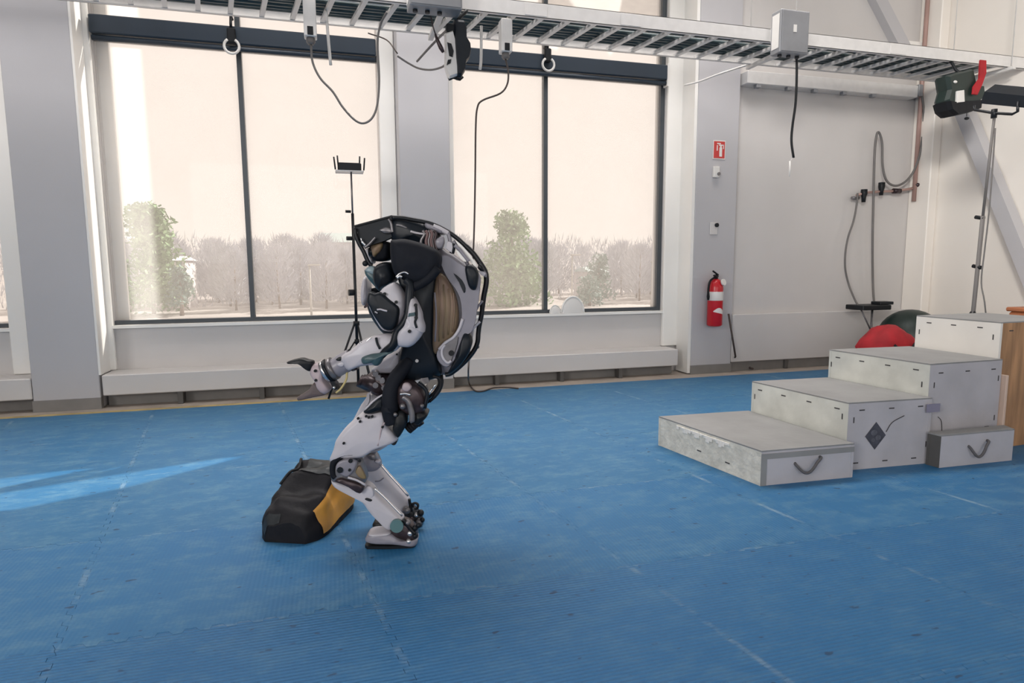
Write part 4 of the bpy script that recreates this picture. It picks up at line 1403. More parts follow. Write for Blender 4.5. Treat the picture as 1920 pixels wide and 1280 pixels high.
# --- head guard and head
hd = plate(MB(), C8([(690, 270), (1060, 165), (1440, 65), (1500, 110), (1500, 300), (1490, 470), (1300, 560), (1060, 640), (930, 690), (850, 650), (800, 540), (720, 420)]), .06, .10, 1, .04).build('head_guard', 'navy', rb)
plate(MB(), C8([(700, 280), (1060, 175), (1430, 80), (1500, 300), (1480, 450), (1200, 560), (940, 660), (820, 540), (740, 420)]), -.11, -.08, 1, .04).build('far_guard', 'navy', hd)
MB().hexa([rp(664.5, 425, .11), rp(735, 406, .11), rp(735, 406, -.12), rp(664.5, 425, -.12)] + [rp(664.5, 422, .11), rp(735, 403, .11), rp(735, 403, -.12), rp(664.5, 422, -.12)]).build('guard_roof', 'black', hd)
hose(MB(), C8([(700, 300), (715, 450), (780, 600), (870, 760), (930, 900), (990, 1010), (1050, 1040)]), .11, .0085, 4, 8).build('front_bar', 'black_metal', hd)
hose(MB(), C8([(700, 300), (715, 450), (780, 600), (870, 760), (930, 900), (990, 1010)]), -.11, .0085, 4, 8).build('front_bar', 'black_metal', hd)
hose(MB(), C8([(890, 690), (990, 610), (1090, 500), (1110, 480)]), .115, .006).build('side_bar', 'mech', hd)
hose(MB(), C8([(815, 490), (840, 560), (880, 610), (915, 640)]), .115, [.003, .006, .006, .003]).build('glint_bar', 'chrome', hd)
hose(MB(), C8([(1370, 110), (1420, 200), (1440, 310), (1450, 380)]), .108, .007).build('guard_strap', 'mech', hd)
pillow(MB(), C8([(1190, 330), (1330, 270), (1430, 310), (1450, 390), (1320, 410), (1230, 370)]), .10, .03, .6).build('guard_clip', 'mech', hd)
MB().ball(rp(*C8([(905, 1000)])[0], .115), .012).build('bar_end', 'black', hd)
MB().tube([rp(667, 436, .11), rp(667, 436, -.11)], .008, 7).build('guard_cross_bar', 'mech', hd)
hh_ = pillow(MB(), C8([(1040, 640), (1150, 590), (1290, 560), (1420, 600), (1430, 800), (1400, 920), (1250, 960), (1130, 950), (1070, 880), (1030, 760)]), .0, .15, .5).build('head', 'navy_soft', rb)
pillow(MB(), C8([(1030, 660), (1110, 620), (1230, 590), (1290, 620), (1250, 760), (1180, 830), (1110, 880), (1060, 820)]), .045, .09, .5).build('face_housing', 'bronze', hh_)
MB().disc(rp(*C8([(1050, 770)])[0], .07), RF, .018, .03, 12).build('lens', 'black', hh_)
MB().disc(rp(*C8([(1040, 800)])[0], -.02), RF, .020, .03, 12).build('lens', 'black', hh_)
pillow(MB(), C8([(930, 740), (1010, 700), (1060, 850), (1090, 970), (1060, 1000), (1000, 900)]), .0, .10, .5).build('face_plate', 'shell', hh_)

# --- shoulders, wires at the neck
sh = pillow(MB(), C1([(722, 330), (770, 318), (860, 312), (1000, 345), (1120, 390), (1195, 440), (1215, 520), (1190, 620), (1130, 710), (1040, 760), (930, 760), (820, 700), (760, 660), (728, 560), (715, 430)]), .215, .15, .55, 3, .2).build('near_shoulder', 'navy_soft', rb)
pillow(MB(), C1([(780, 400), (930, 350), (1100, 410), (1185, 480), (1160, 630), (1040, 710), (860, 680), (790, 560)]), .245, .09, .7, 3, .08).build('shoulder_cap', 'navy_soft', sh)
hose(MB(), C1([(1180, 600), (1090, 700), (1000, 760), (930, 790)]), .27, .020).build('shoulder_strap', 'navy_soft', sh)
hose(MB(), C1([(760, 690), (800, 655), (850, 640), (885, 660)]), .29, .004).build('shoulder_clip', 'chrome', sh)
hose(MB(), C1([(770, 700), (800, 680), (820, 690)]), .295, .005).build('shoulder_clip', 'chrome', sh)
pillow(MB(), C1([(760, 340), (900, 320), (1050, 380), (1180, 470), (1160, 640), (1000, 740), (820, 690), (740, 520)]), -.215, .15, .55).build('far_shoulder', 'navy_soft', rb)
pillow(MB(), C1([(745, 110), (950, 125), (1100, 190), (1210, 280), (1190, 430), (1040, 380), (880, 330), (740, 330)]), .02, .20, .4).build('neck_block', 'navy', rb)
wb_ = None
for k_, (xa, xb, mm) in enumerate(((1045, 1010, 'mech'), (1075, 1060, 'wire_red'), (1100, 1085, 'mech'), (1122, 1110, 'wire_red'), (1140, 1125, 'mech'), (1160, 1150, 'maroon'))):
    o = hose(MB(), C1([(xa - 20, 225), (xa, 260), (xb, 330), (xb + 12, 400), (xb + 30, 440)]), .15 + .006 * (k_ % 2), .006)
    if wb_ is None:
        wb_ = o.build('wire_bundle', mm, rb)
    else:
        o.build('wire', mm, wb_)
hose(MB(), C1([(905, 232), (960, 248), (1030, 258), (1075, 250)]), .15, .0045).build('wire', 'shell', wb_)
hose(MB(), C1([(760, 170), (820, 180), (870, 200)]), .125, .0045).build('wire', 'mech', wb_)
pillow(MB(), C9([(600, 560), (680, 480), (760, 460), (790, 560), (740, 700), (640, 700)]), .14, .05, .5).build('shell_lobe', 'shell_grey', bp_)
plate(MB(), C9([(830, 590), (860, 560), (940, 590), (950, 680), (930, 790), (820, 710)]), .15, .165).build('window_glimpse', 'shell', bp_)  # pale plate painting the bright window seen through the gap

# --- chest covers and near upper arm
ch_ = pillow(MB(), C1([(570, 590), (660, 540), (730, 560), (770, 640), (760, 720), (700, 770), (650, 790), (610, 820), (560, 720)]), .10, .20, .5).build('chest_block', 'navy', rb)
pillow(MB(), C1([(455, 625), (500, 590), (570, 600), (600, 680), (640, 760), (645, 800), (605, 830), (550, 770), (490, 700)]), .10, .10, .6).build('chest_cover', 'teal', ch_)
pillow(MB(), C1([(458, 620), (500, 580), (560, 590), (585, 650), (560, 670), (500, 650)]), .13, .06, .6).build('collar_pad', 'pale_teal', ch_)
pillow(MB(), C1([(455, 690), (490, 700), (500, 800), (495, 900), (455, 970), (430, 930), (430, 800)]), -.14, .13, .5).build('far_upper_arm', 'shell', rb)
ua = pillow(MB(), C1([(612, 832), (650, 790), (740, 742), (790, 770), (830, 830), (856, 900), (862, 1000), (840, 1080), (800, 1150), (760, 1200), (720, 1225), (640, 1212), (590, 1150), (540, 1060), (500, 960), (540, 900)]), .225, .12, .55).build('upper_arm', 'shell', rb)
pillow(MB(), C1([(492, 850), (520, 835), (560, 850), (612, 836), (700, 905), (790, 980), (803, 1030), (795, 1090), (770, 1180), (720, 1220), (650, 1208), (600, 1150), (540, 1060), (505, 980), (480, 930)]), .268, .07, .45, 2, .15).build('arm_cover', 'navy', ua)
hose(MB(), C1([(570, 1015), (605, 1012), (640, 1022), (672, 1030)]), .318, .0035).build('cover_mark', 'shell', ua)
hose(MB(), C1([(548, 1035), (575, 1050)]), .315, .0025).build('cover_mark', 'shell', ua)
plate(MB(), C1([(495, 920), (470, 950), (443, 985), (450, 1000), (490, 975)]), .22, .25).build('arm_spike', 'maroon', ua)
for q in ((646, 858), (762, 940)):
    p = C1([q])[0]
    bolt(ua, p[0], p[1], .292, .0065)
hose(MB(), C1([(860, 720), (900, 760), (895, 860), (890, 950), (885, 1020), (865, 1100), (820, 1180), (770, 1240)]) + C2([(880, 420), (800, 490), (730, 560)]), [.27, .28, .29, .295, .30, .305, .305, .30, .30, .29, .28], [.016, .017, .017, .015, .015, .016, .015, .014], 4, 8).build('arm_hose', 'navy', ua)
el = pillow(MB(), C1([(922, 890), (950, 900), (985, 960), (1018, 1040), (1030, 1110), (1050, 1180), (1045, 1240)]) + C2([(1255, 240), (1215, 320), (1150, 400), (1080, 440), (1010, 440), (955, 425), (925, 350), (950, 260), (1010, 180), (1040, 80)]) + C1([(880, 1060), (895, 970)]), .262, .12, .55).build('elbow_shell', 'shell', rb)
hose(MB(), C1([(960, 975), (965, 1040), (962, 1100), (950, 1140)]) + C2([(1160, 220)]), .325, .005).build('elbow_strap', 'navy', el)
for q in C1([(957, 970), (962, 1095)]) + C2([(1075, 262)]):
    bolt(el, q[0], q[1], .328, .007)
plate(MB(), C1([(890, 1050), (950, 1040), (955, 1075), (880, 1085)]), .315, .33).build('elbow_clip', 'teal', el)
# forearm
fa_ = pillow(MB(), C3([(1840, 20), (1860, 110), (1800, 200), (1640, 270), (1560, 350), (1460, 420), (1330, 420), (1180, 470), (1080, 500), (1010, 420), (960, 340), (1000, 270), (1100, 210), (1200, 130), (1240, 90), (1330, 40), (1500, -20), (1700, -30)]), .235, .10, .6).build('forearm', 'shell', rb)
pillow(MB(), C3([(1290, 300), (1420, 250), (1560, 230), (1700, 180), (1760, 220), (1640, 280), (1580, 350), (1540, 420), (1480, 430), (1430, 390), (1320, 405), (1280, 370)]), .262, .085, .5).build('forearm_pad', 'teal', fa_)
hose(MB(), C3([(1235, 100), (1290, 110), (1360, 60), (1410, 20)]), .275, .004).build('forearm_edge', 'chrome', fa_)
hose(MB(), C3([(1480, 20), (1500, 110), (1540, 190)]), .292, .005).build('forearm_seam', 'navy', fa_)
bolt(fa_, *C3([(1085, 212)])[0], .25, .006)
wr = hose(MB(), C3([(1120, 340), (1000, 400), (900, 460), (830, 500), (760, 540)]), .225, [.042, .040, .039, .038], 4, 12).build('wrist', 'shell_grey', rb)
MB().disc(rp(*C3([(1120, 370)])[0], .225), rp(*C3([(1120, 370)])[0], .225) - rp(*C3([(1000, 420)])[0], .225), .041, .025, 14).build('wrist_band', 'maroon', wr)
ax_ = (rp(*C3([(900, 460)])[0], .225) - rp(*C3([(760, 530)])[0], .225))
for q, r_, mm, t_ in (((830, 490), .047, 'mech', .020), ((772, 515), .049, 'navy', .012), ((735, 525), .047, 'chrome', .016)):
    MB().disc(rp(*C3([q])[0], .225), ax_, r_, t_, 18).build('wrist_ring', mm, wr)
pillow(MB(), C3([(880, 350), (930, 310), (990, 320), (1000, 350), (930, 370)]), .262, .02, .6).build('wrist_clip', 'black', wr)
pillow(MB(), C3([(900, 420), (960, 380), (1020, 390), (990, 450), (930, 450)]), .262, .02, .6).build('wrist_guide', 'shell', wr)
hn = pillow(MB(), C3([(535, 420), (600, 395), (700, 400), (720, 520), (720, 640), (770, 720), (800, 800), (740, 850), (680, 830), (620, 760), (600, 690), (545, 600), (515, 530)]), .215, .085, .5).build('hand', 'palm', rb)
pillow(MB(), C3([(160, 380), (230, 352), (300, 335), (380, 322), (470, 350), (550, 375), (545, 450), (505, 520), (440, 490), (370, 430), (320, 402), (240, 402), (165, 404)]), .235, .05, .6, 3).build('finger', 'black', hn)
pillow(MB(), C3([(200, 372), (300, 345), (400, 335), (540, 385), (500, 500), (400, 450), (320, 410)]), .17, .05, .6, 3).build('finger', 'black', hn)
pillow(MB(), C3([(560, 690), (640, 720), (720, 800), (740, 850), (700, 880), (560, 905), (430, 935), (325, 952), (318, 905), (400, 850), (500, 780)]), .215, .055, .5, 2).build('thumb', 'finger', hn)
for q in ((570, 520), (690, 440), (580, 660)):
    p = C3([q])[0]
    bolt(hn, p[0], p[1], .262, .006)
plate(MB(), C3([(790, 640), (850, 640), (900, 700), (930, 780), (880, 800), (830, 720)]), .20, .245).build('hand_motor', 'black_metal', hn)
MB().ball(rp(*C3([(850, 770)])[0], .25), .006).build('hand_bolt', 'chrome', hn)
hose(MB(), C3([(1180, 460), (1080, 490), (1045, 540), (1040, 620), (1010, 700), (950, 790), (880, 850)]), .235, .0045).build('hand_wire', 'wire_yellow', hn)
# far arm, in line behind the near one
pillow(MB(), C3([(1840, 40), (1800, 190), (1640, 260), (1460, 400), (1180, 450), (1040, 420), (1060, 300), (1240, 130), (1500, 20)]), -.20, .09, .6).build('far_forearm', 'shell', rb)
hose(MB(), [(700, 540), (712, 580), (735, 615), (748, 640)], -.22, [.05, .052, .048, .045], 4, 12).build('far_elbow', 'navy', rb)

# --- near hip, thigh, knee, shin
hp = hose(MB(), C2([(1080, 600), (1010, 690), (940, 780), (880, 880), (850, 980), (838, 1080), (845, 1180)]) + C4([(890, 500), (910, 590), (935, 650)]), [.13, .14, .15, .16, .165, .17, .17, .17, .165, .16], [.030, .032, .034, .034, .032, .030], 4, 10).build('hip_hose', 'navy_soft', rb)
hb = pillow(MB(), C2([(950, 870), (1050, 830), (1160, 850), (1240, 920), (1285, 1030), (1280, 1140), (1240, 1230), (1120, 1250), (1000, 1200), (930, 1080), (920, 960)]), .11, .15, .6).build('hip_actuator', 'maroon', rb)
pillow(MB(), C2([(1000, 890), (1060, 880), (1100, 930), (1060, 980), (990, 960)]), .195, .03, .6).build('actuator_face', 'palm', hb)
hose(MB(), C7([(560, 470), (640, 460), (720, 480)]), .20, .005).build('actuator_clip', 'chrome', hb)
hose(MB(), C7([(600, 510), (680, 570), (720, 680), (740, 800), (735, 880)]), .19, .013).build('actuator_strap', 'mech', hb)
for q, r_ in (((600, 650), .013), (((490, 775)), .009), ((730, 880), .007), ((890, 645), .009), ((700, 470), .008)):
    p = C7([q])[0]
    MB().ball(rp(p[0], p[1], .195), r_).build('fitting', 'mech', hb)
hose(MB(), C7([(830, 300), (930, 380), (970, 480), (950, 580), (930, 680)]), .17, .008).build('actuator_ring', 'navy', hb)
for k_, pts in enumerate(([(1180, 180), (1190, 300), (1150, 420), (1060, 530), (970, 590)], [(1130, 200), (1150, 320), (1080, 440), (980, 530)], [(1100, 320), (1040, 400), (970, 490)], [(1050, 200), (1160, 240), (1170, 360), (1090, 490), (1000, 580)])):
    hose(MB(), C7(pts), .08 + .02 * k_, .007 if k_ != 2 else .004).build('hip_cable', 'rubber' if k_ != 2 else 'chrome', hb)
lk = pillow(MB(), C7([(500, 780), (560, 700), (640, 720), (680, 860), (620, 1000), (560, 1090), (520, 1090), (460, 980), (480, 880)]), .15, .08, .5).build('hip_link', 'black', rb)
pillow(MB(), C7([(760, 760), (830, 690), (930, 700), (990, 735), (960, 800), (860, 890), (780, 870)]), .12, .12, .4, 2).build('hip_block', 'black', lk)
for k_ in range(6):
    MB().disc(rp(*C7([(690 + 33 * k_, 985 - 28 * k_ + 4 * k_ * (k_ > 3))])[0], .13), rp(700, 800, .13) - rp(733, 772, .13), .022, .012, 12).build('bellows_ring', 'rubber', lk)
th_ = pillow(MB(), C4([(600, 512), (720, 520), (850, 500), (880, 600), (900, 680), (960, 740), (1003, 818), (965, 868), (760, 940), (700, 972), (620, 1025), (560, 1042), (460, 1048), (330, 1060), (205, 1085), (225, 1010), (250, 950), (265, 890), (285, 830), (380, 700), (510, 585)]), .115, .125, .45, 2).build('thigh', 'shell', rb)
pillow(MB(), C4([(600, 505), (650, 450), (740, 370), (840, 312), (860, 380), (855, 465), (760, 505), (660, 530)]), .125, .10, .5, 2).build('thigh_fairing', 'navy', th_)
hose(MB(), C4([(604, 500), (700, 400), (790, 335), (845, 310)]), .165, .004).build('fairing_edge', 'shell', th_)
for q in ((522, 602), (618, 576), (690, 580), (350, 900), (816, 705), (650, 590), (545, 640)):
    p = C4([q])[0]
    bolt(th_, p[0], p[1], .183, .0055)
hose(MB(), C4([(840, 650), (800, 730), (780, 840), (755, 930)]), .178, .0035).build('thigh_seam', 'palm', th_)
hose(MB(), C4([(700, 975), (780, 945), (880, 905), (960, 872)]), .13, .006).build('thigh_lower_rod', 'navy', th_)
MB().disc(rp(*C4([(960, 868)])[0], .13), RL, .012, .06, 12).build('rod_end', 'navy', th_)
kn_ = pillow(MB(), C5([(250, 190), (330, 165), (440, 160), (520, 180), (560, 260), (600, 380), (580, 440), (480, 470), (380, 440), (260, 420), (215, 400), (205, 300), (225, 230)]), .115, .11, .5).build('knee', 'mech', rb)
hose(MB(), C5([(440, 130), (340, 140), (270, 170), (220, 220), (205, 290), (215, 370), (235, 395)]), .165, .013, 4, 8).build('knee_guard', 'navy_soft', kn_)
pillow(MB(), C5([(300, 200), (400, 180), (480, 210), (460, 300), (380, 380), (300, 350), (250, 300), (255, 240)]), .172, .03, .6).build('knee_cover', 'shell_grey', kn_)
pillow(MB(), C5([(470, 330), (510, 260), (555, 320), (590, 400), (530, 400)]), .165, .02, .6).build('knee_pocket', 'bronze', kn_)
for q, r_ in (((290, 310), .013), ((410, 205), .009), ((400, 310), .006), ((515, 205), .006)):
    p = C5([q])[0]
    bolt(kn_, p[0], p[1], .19, r_)
ac = pillow(MB(), C5([(240, 420), (300, 385), (360, 400), (460, 430), (570, 480), (545, 555), (500, 555), (400, 490), (300, 445)]), .165, .05, .5, 2).build('knee_actuator', 'maroon', rb)
hose(MB(), C5([(380, 395), (480, 425), (580, 480)]), .185, .005).build('actuator_rod', 'shell', ac)
sn_ = pillow(MB(), C5([(205, 405), (260, 410), (400, 450), (560, 440), (660, 490), (720, 570), (850, 690), (985, 820), (1020, 860), (950, 900), (900, 960), (845, 965), (770, 890), (690, 810), (620, 720), (560, 640), (440, 570), (300, 500), (225, 460)]), .115, .085, .5, 2).build('shin', 'shell', rb)
pillow(MB(), C5([(540, 560), (600, 490), (660, 510), (680, 600), (620, 640), (560, 610)]), .15, .022, .6, 2).build('shin_bracket', 'shell', sn_)
hose(MB(), C5([(680, 515), (800, 625), (900, 730), (1000, 835)]), .15, .0045).build('shin_rim_light', 'chrome', sn_)  # bright strip painting rim light along the shin
pillow(MB(), C5([(575, 640), (600, 620), (660, 645), (640, 665)]), .155, .02, .6).build('shin_catch', 'navy', sn_)
# near ankle and foot
an = MB()
an = pillow(an, C5([(900, 900), (960, 860), (1060, 880), (1150, 950), (1180, 1050), (1100, 1090), (980, 1060), (890, 1010)]), .115, .09, .5).build('ankle', 'maroon', rb)
MB().disc(rp(*C5([(940, 945)])[0], .165), RL, .028, .02, 20).build('ankle_disc', 'teal_pad', an)
for q, r_, mm in (((1090, 1030), .014, 'chrome'), ((990, 1050), .007, 'chrome'), ((1150, 970), .013, 'black'), ((1060, 910), .014, 'mech'), ((1190, 940), .012, 'navy'), ((1150, 1060), .013, 'black')):
    MB().ball(rp(*C5([q])[0], .155), r_).build('fitting', mm, an)
hose(MB(), C5([(1010, 870), (1050, 920), (1100, 990), (1150, 1040)]), .16, .009).build('ankle_rod', 'black_metal', an)
ft = MB()
fp = C5([(595, 1085), (610, 1030), (650, 998), (740, 990), (870, 990), (940, 1025), (1000, 1065), (1100, 1080), (1170, 1060), (1185, 1090), (1160, 1140), (1060, 1130), (900, 1112), (700, 1108)])
pillow(ft, fp, .115, .105, .45, 2).build('foot', 'shell_grey', rb)
ft_o = [o for o in rb.children if o.name.startswith('foot')][0]
pillow(MB(), C5([(625, 1010), (700, 995), (860, 992), (880, 1010), (780, 1020), (650, 1025)]), .125, .09, .5, 2).build('toe_cap', 'shell', ft_o)
a_ = rp(*C5([(590, 1105)])[0], .115)
b_ = rp(*C5([(1160, 1150)])[0], .115)
sl = MB()
so = []
for u, w_ in ((0, .030), (.06, .046), (.5, .050), (.94, .044), (1, .030)):
    q = lerp(a_, b_, u)
    so.append((q, w_))
pts = [Vector((q.x, q.y, 0)) + RL * w_ for q, w_ in so] + [Vector((q.x, q.y, 0)) - RL * w_ for q, w_ in so[::-1]]
poly_prism(sl, pts, (0, 0, 1), 0.0005, .013)
sl.build('sole', 'black', ft_o)
MB().ball(rp(*C5([(1075, 1125)])[0], .16), .012).build('heel_bolt', 'chrome', ft_o)

# --- far leg
fl = pillow(MB(), [(690, 742), (724, 736), (760, 760), (750, 800), (728, 832), (690, 848), (650, 846), (640, 830), (662, 790)], -.115, .12, .45).build('far_thigh', 'shell', rb)
fk = pillow(MB(), C5([(530, 200), (600, 135), (690, 115), (740, 190), (760, 260), (700, 300), (600, 300), (540, 270)]), -.10, .10, .5).build('far_knee', 'shell_grey', rb)
pillow(MB(), C5([(610, 140), (680, 120), (705, 180), (650, 190)]), -.045, .03, .6).build('knee_pocket', 'mech', fk)
pillow(MB(), C5([(690, 205), (720, 185), (755, 205), (730, 225)]), -.045, .03, .6).build('knee_catch', 'shell', fk)
fs_ = pillow(MB(), C5([(520, 220), (600, 160), (700, 190), (755, 255), (850, 370), (960, 490), (1070, 610), (1085, 700), (1040, 760), (985, 770), (900, 690), (800, 600), (690, 510), (600, 440)]), -.105, .085, .5, 2).build('far_shin', 'shell', rb)
hose(MB(), C5([(750, 240), (850, 360), (960, 480), (1068, 605)]), -.06, .0055).build('shin_rim_light', 'chrome', fs_)  # bright strip painting rim light down the far calf
hose(MB(), C5([(690, 440), (740, 435), (790, 400)]), -.058, .003).build('shin_seam', 'shell_grey', fs_)
hose(MB(), C5([(590, 290), (620, 270), (680, 275)]), -.058, .003).build('shin_seam', 'palm', fs_)
fan = pillow(MB(), C5([(1000, 780), (1060, 700), (1120, 720), (1200, 800), (1240, 900), (1200, 970), (1120, 980), (1060, 900), (1010, 850)]), -.10, .09, .5).build('far_ankle', 'navy', rb)
hose(MB(), C5([(1125, 735), (1120, 700), (1150, 688), (1180, 705), (1172, 745), (1140, 755)]), -.05, .006).build('ankle_ring', 'black_metal', fan)
for q, r_, mm in (((1160, 825), .011, 'chrome'), ((1050, 770), .020, 'mech'), ((1190, 905), .016, 'mech'), ((1210, 800), .016, 'black'), ((1100, 880), .014, 'maroon'), ((1230, 880), .012, 'black')):
    MB().ball(rp(*C5([q])[0], -.045), r_).build('fitting', mm, fan)
hose(MB(), C5([(1080, 640), (1090, 700), (1110, 780)]), -.05, .007).build('ankle_rod', 'black_metal', fan)
ffp = C5([(675, 930), (680, 890), (740, 860), (790, 880), (860, 950), (1000, 930), (1150, 930), (1230, 950), (1215, 985), (1050, 985), (860, 985), (700, 970)])
ff = pillow(MB(), ffp, -.105, .10, .45, 2).build('far_foot', 'black', rb)
a_, b_ = rp(*C5([(680, 960)])[0], -.105), rp(*C5([(1215, 985)])[0], -.105)
sl = MB()
so = [(lerp(a_, b_, u), w_) for u, w_ in ((0, .030), (.06, .046), (.5, .050), (.94, .044), (1, .030))]
pts = [Vector((q.x, q.y, 0)) + RL * w_ for q, w_ in so] + [Vector((q.x, q.y, 0)) - RL * w_ for q, w_ in so[::-1]]
poly_prism(sl, pts, (0, 0, 1), 0.0005, .013)
sl.build('sole', 'black', ff)
# ------------------------------------------------------------------ outside: low ground, woods, far houses
gm = MB()
prof = [(9, -4.2), (60, -4.1), (78, -3.9), (104, -3.4), (118, .8), (150, 2.2), (260, 2.6)]
vs, fs = [], []
for y, z in prof:
    for x in (-260, -60, 0, 70, 320):
        vs.append((x, y, z))
for i in range(len(prof) - 1):
    for j in range(4):
        fs.append((i * 5 + j, i * 5 + j + 1, (i + 1) * 5 + j + 1, (i + 1) * 5 + j))
gm.add(vs, fs)
struct('ground', gm, 'field')
rnd = random.Random(11)
KEEP = [(34, 78, 4.5), (31, 74, 4.5), (22, 78, 5)] + [((wy(a_, 490, y_).x + wy(b_, 490, y_).x) / 2, y_, (wy(b_, 490, y_).x - wy(a_, 490, y_).x) / 2 + 2.6) for a_, b_, y_ in ((336, 356, 87), (600, 690, 106), (1090, 1122, 88))]


def twig_tree(h, seed):
    r_ = random.Random(seed)
    tr, cr = MB(), MB()
    tr.tube([(0, 0, 0), (r_.uniform(-.1, .1), 0, h * .35), (r_.uniform(-.2, .2), 0, h * .8)], [.16, .12, .03], 5)
    for k_ in range(1100):
        z = h * (.12 + .80 * r_.random())
        u = (z / h - .12) / .8
        rad = h * .25 * (max(0.02, math.sin(math.pi * min(1, .22 + u * .74))) ** .5)
        a_ = r_.random() * 2 * math.pi
        d = Vector((math.cos(a_), math.sin(a_), 0)) * rad * r_.random() ** .6
        p = Vector((d.x, d.y, z))
        g = Vector((d.x * .35 + r_.uniform(-.35, .35), d.y * .5, h * .05 + r_.random() * h * .06))
        s_ = Vector((-g.z, 0, g.x)).normalized() * r_.uniform(.03, .075)
        cr.add([p - s_, p + s_, p + g], [(0, 1, 2)])
        if k_ % 3 == 0:
            s2 = Vector((0, .07, 0))
            cr.add([p - s2, p + s2, p + g * 1.1], [(0, 1, 2)])
    return tr, cr


kinds = []
for q in range(4):
    tr, cr = twig_tree(8.6, 30 + q)
    t = thing('bare_tree', (0, 0, 0), 'grey brown leafless tree in the woods beyond the windows', 'tree', 'bare trees in the woods')
    tr.build('trunk', 'trunk', t)
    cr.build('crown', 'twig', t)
    kinds.append(t)
n_ = 0
spots = []
for row, (y, step) in enumerate(((80, 4.7), (86, 4.7), (92, 4.9), (99, 5.2))):
    x = -34 + row * 2.3
    while x < 54 + row * 2:
        spots.append((x + rnd.uniform(-.6, .6), y + rnd.uniform(-1, 1)))
        x += step
for i, (x, y) in enumerate(spots):
    if x < -14 and y < 82 or any(abs(x - a_) < w_ and abs(y - b_) < 5.2 for a_, b_, w_ in KEEP):
        continue
    src = kinds[i % 4]
    if n_ < 4:
        o = kinds[n_]
    else:
        o = src.copy()
        COL.objects.link(o)
        for chd in src.children:
            cc = chd.copy()
            COL.objects.link(cc)
            cc.parent = o
    n_ += 1
    s_ = rnd.uniform(.88, 1.08) * y / 88
    o.location = (x, y, -4.0)
    o.scale = (s_ * rnd.uniform(.95, 1.1), s_, s_)
    o.rotation_euler = (0, 0, rnd.choice((0, math.pi)) + rnd.uniform(-.5, .5))


th_ = MB()
for k_ in range(15000):
    x, y = rnd.uniform(-42, 66), rnd.uniform(84, 103)
    top = 8.3 + 1.5 * noise.noise(Vector((x * .22, y * .1, 0))) + .8 * noise.noise(Vector((x * .9, y * .4, 4)))
    z = -4.0 + top * rnd.random() ** .8
    g = Vector((rnd.uniform(-.45, .45), rnd.uniform(-.2, .2), rnd.uniform(.45, 1.25)))
    w_ = Vector((rnd.uniform(.03, .085), 0, 0))
    th_.add([(x - w_.x, y, z), (x + w_.x, y, z), (x + g.x, y + g.y, z + g.z)], [(0, 1, 2)])
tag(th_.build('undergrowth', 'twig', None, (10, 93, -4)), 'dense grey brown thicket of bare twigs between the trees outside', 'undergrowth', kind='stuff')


def evergreen(name, label, x, y, z0, z1, rad, m, shape, seed, n=1700, sz=.34, trunk=.16):
    r_ = random.Random(seed)
    h = z1 - z0
    t = thing(name, (x, y, z0), label, 'tree')
    MB().tube([(x, y, z0), (x + .1, y, z0 + h * .5), (x, y, z1 - h * .1)], [.22, .15, .04], 6).build('trunk', 'trunk', t)
    cr = MB()
    blobs = []
    for k_ in range(44):
        u = r_.random()
        zz = z0 + h * (trunk + (1 - trunk) * u)
        a_ = r_.random() * 2 * math.pi
        rr = rad * shape(u) * r_.uniform(.25, .72)
        blobs.append((Vector((x + rr * math.cos(a_), y + rr * math.sin(a_) * .8, zz)), rad * (.20 + .22 * shape(u))))
    for k_ in range(n):
        b, br_ = blobs[k_ % len(blobs)]
        d = Vector((r_.gauss(0, 1), r_.gauss(0, 1), r_.gauss(0, .75))).normalized() * br_ * r_.uniform(.55, 1.05)
        p = b + d
        a_ = Vector((r_.gauss(0, 1), r_.gauss(0, 1), r_.gauss(0, 1))).normalized() * sz
        b2 = Vector((r_.gauss(0, 1), r_.gauss(0, 1), r_.gauss(0, 1))).normalized() * sz * .6
        cr.add([p - a_, p + b2, p + a_, p - b2], [(0, 1, 2, 3)])
    cr.build('crown', m, t)


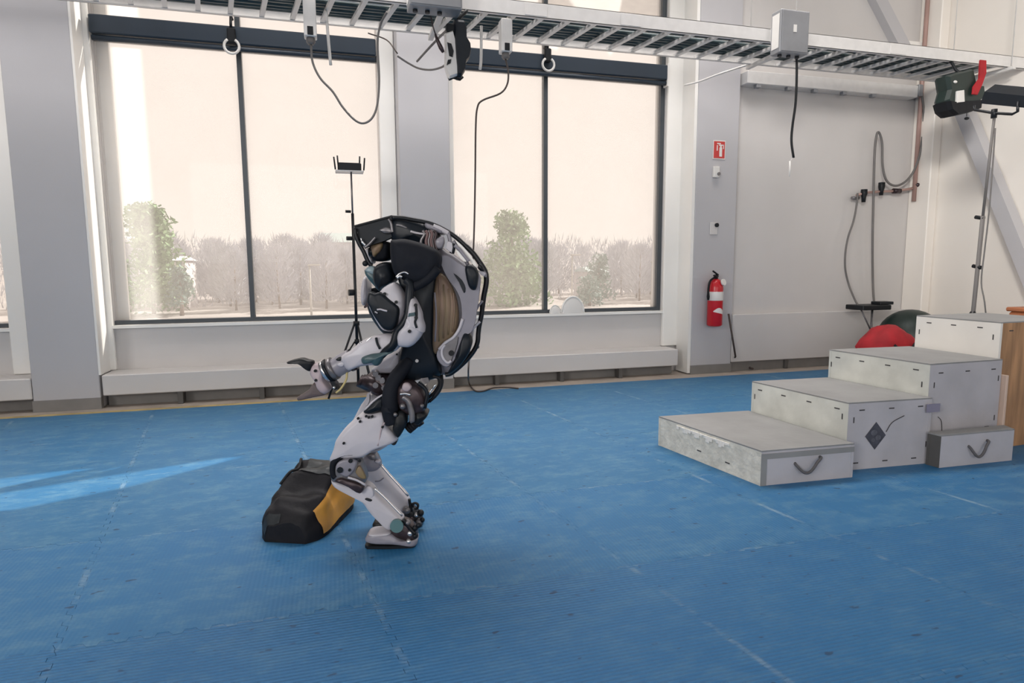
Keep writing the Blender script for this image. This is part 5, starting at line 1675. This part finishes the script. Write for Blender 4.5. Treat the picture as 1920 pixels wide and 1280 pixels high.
evergreen('pine_tree', 'tall pale green pine at the left edge of the view outside', -19.0, 77, -4.0, 7.2, 4.9, 'needle', lambda u: max(.18, 1.0 - u * .72), 5, 3600)
evergreen('pine_tree', 'small dark green pine right beside the tall pale pine', -15.6, 74, -4.0, 1.2, 1.9, 'needle_dark', lambda u: max(.2, 1 - u * .7), 6, 800, .22, .22)
evergreen('pine_tree', 'broad green pine outside, left of right window mullion', 22.0, 78, -4.0, 6.9, 5.6, 'needle', lambda u: max(.24, 1.0 - u * .66), 8, 3600, .34, .05)
evergreen('shrub', 'dark green bush below the woods outside the right pane', 34.0, 78, -4.0, 2.2, 2.6, 'needle_dark', lambda u: max(.35, 1 - u * .6), 9, 1000, .26, .02)
evergreen('shrub', 'low teal green bush outside, right of the lamp pole', 31.0, 74, -4.0, -.6, 2.6, 'needle_dark', lambda u: max(.4, 1 - u * .6), 10, 700, .24, .02)


def lamp_pole(px, pyt, y, label, z0=-4.05):
    p = wy(px, pyt, y)
    t = thing('lamp_pole', (p.x, y, z0), label, 'lamp post')
    MB().tube([(p.x, y, z0), (p.x, y, p.z)], [.12, .08], 7).build('post', 'pole', t)
    MB().bbox(p.x - .15, p.x + 1.0, y - .2, y + .2, p.z - .06, p.z + .10, .03).build('lamp_head', 'pole', t)


lamp_pole(580, 497, 66, 'pale parking lot lamp pole outside the left window')
lamp_pole(1073, 478, 68, 'pale lamp pole outside, behind the white sill dome')
lamp_pole(1223, 491, 66, 'lamp pole outside near the right end of the right window')


def house(name, label, px0, px1, pyt, pyb, y, roof, z0=-3.9):
    a, b = wy(px0, pyb, y), wy(px1, pyt, y)
    t = thing(name, ((a.x + b.x) / 2, y, z0), label, 'house')
    h = b.z - a.z
    MB().box(a.x, b.x, y - 3, y + 3, z0, a.z + h * .55).build('wall', 'house', t)
    x0, x1, zz, zt = a.x - .3, b.x + .3, a.z + h * .55, b.z
    rf = MB()
    rf.add([(x0, y - 3.3, zz), (x1, y - 3.3, zz), (x1, y + 3.3, zz), (x0, y + 3.3, zz), (x0 + .5, y, zt), (x1 - .5, y, zt)], [(0, 1, 5, 4), (2, 3, 4, 5), (1, 2, 5), (3, 0, 4), (3, 2, 1, 0)])
    rf.build('roof', roof, t)
    w_ = (b.x - a.x)
    for q in (.25, .6):
        MB().box(a.x + w_ * q, a.x + w_ * (q + .14), y - 3.03, y - 2.98, a.z + h * .12, a.z + h * .42).build('window', 'grey_box', t)


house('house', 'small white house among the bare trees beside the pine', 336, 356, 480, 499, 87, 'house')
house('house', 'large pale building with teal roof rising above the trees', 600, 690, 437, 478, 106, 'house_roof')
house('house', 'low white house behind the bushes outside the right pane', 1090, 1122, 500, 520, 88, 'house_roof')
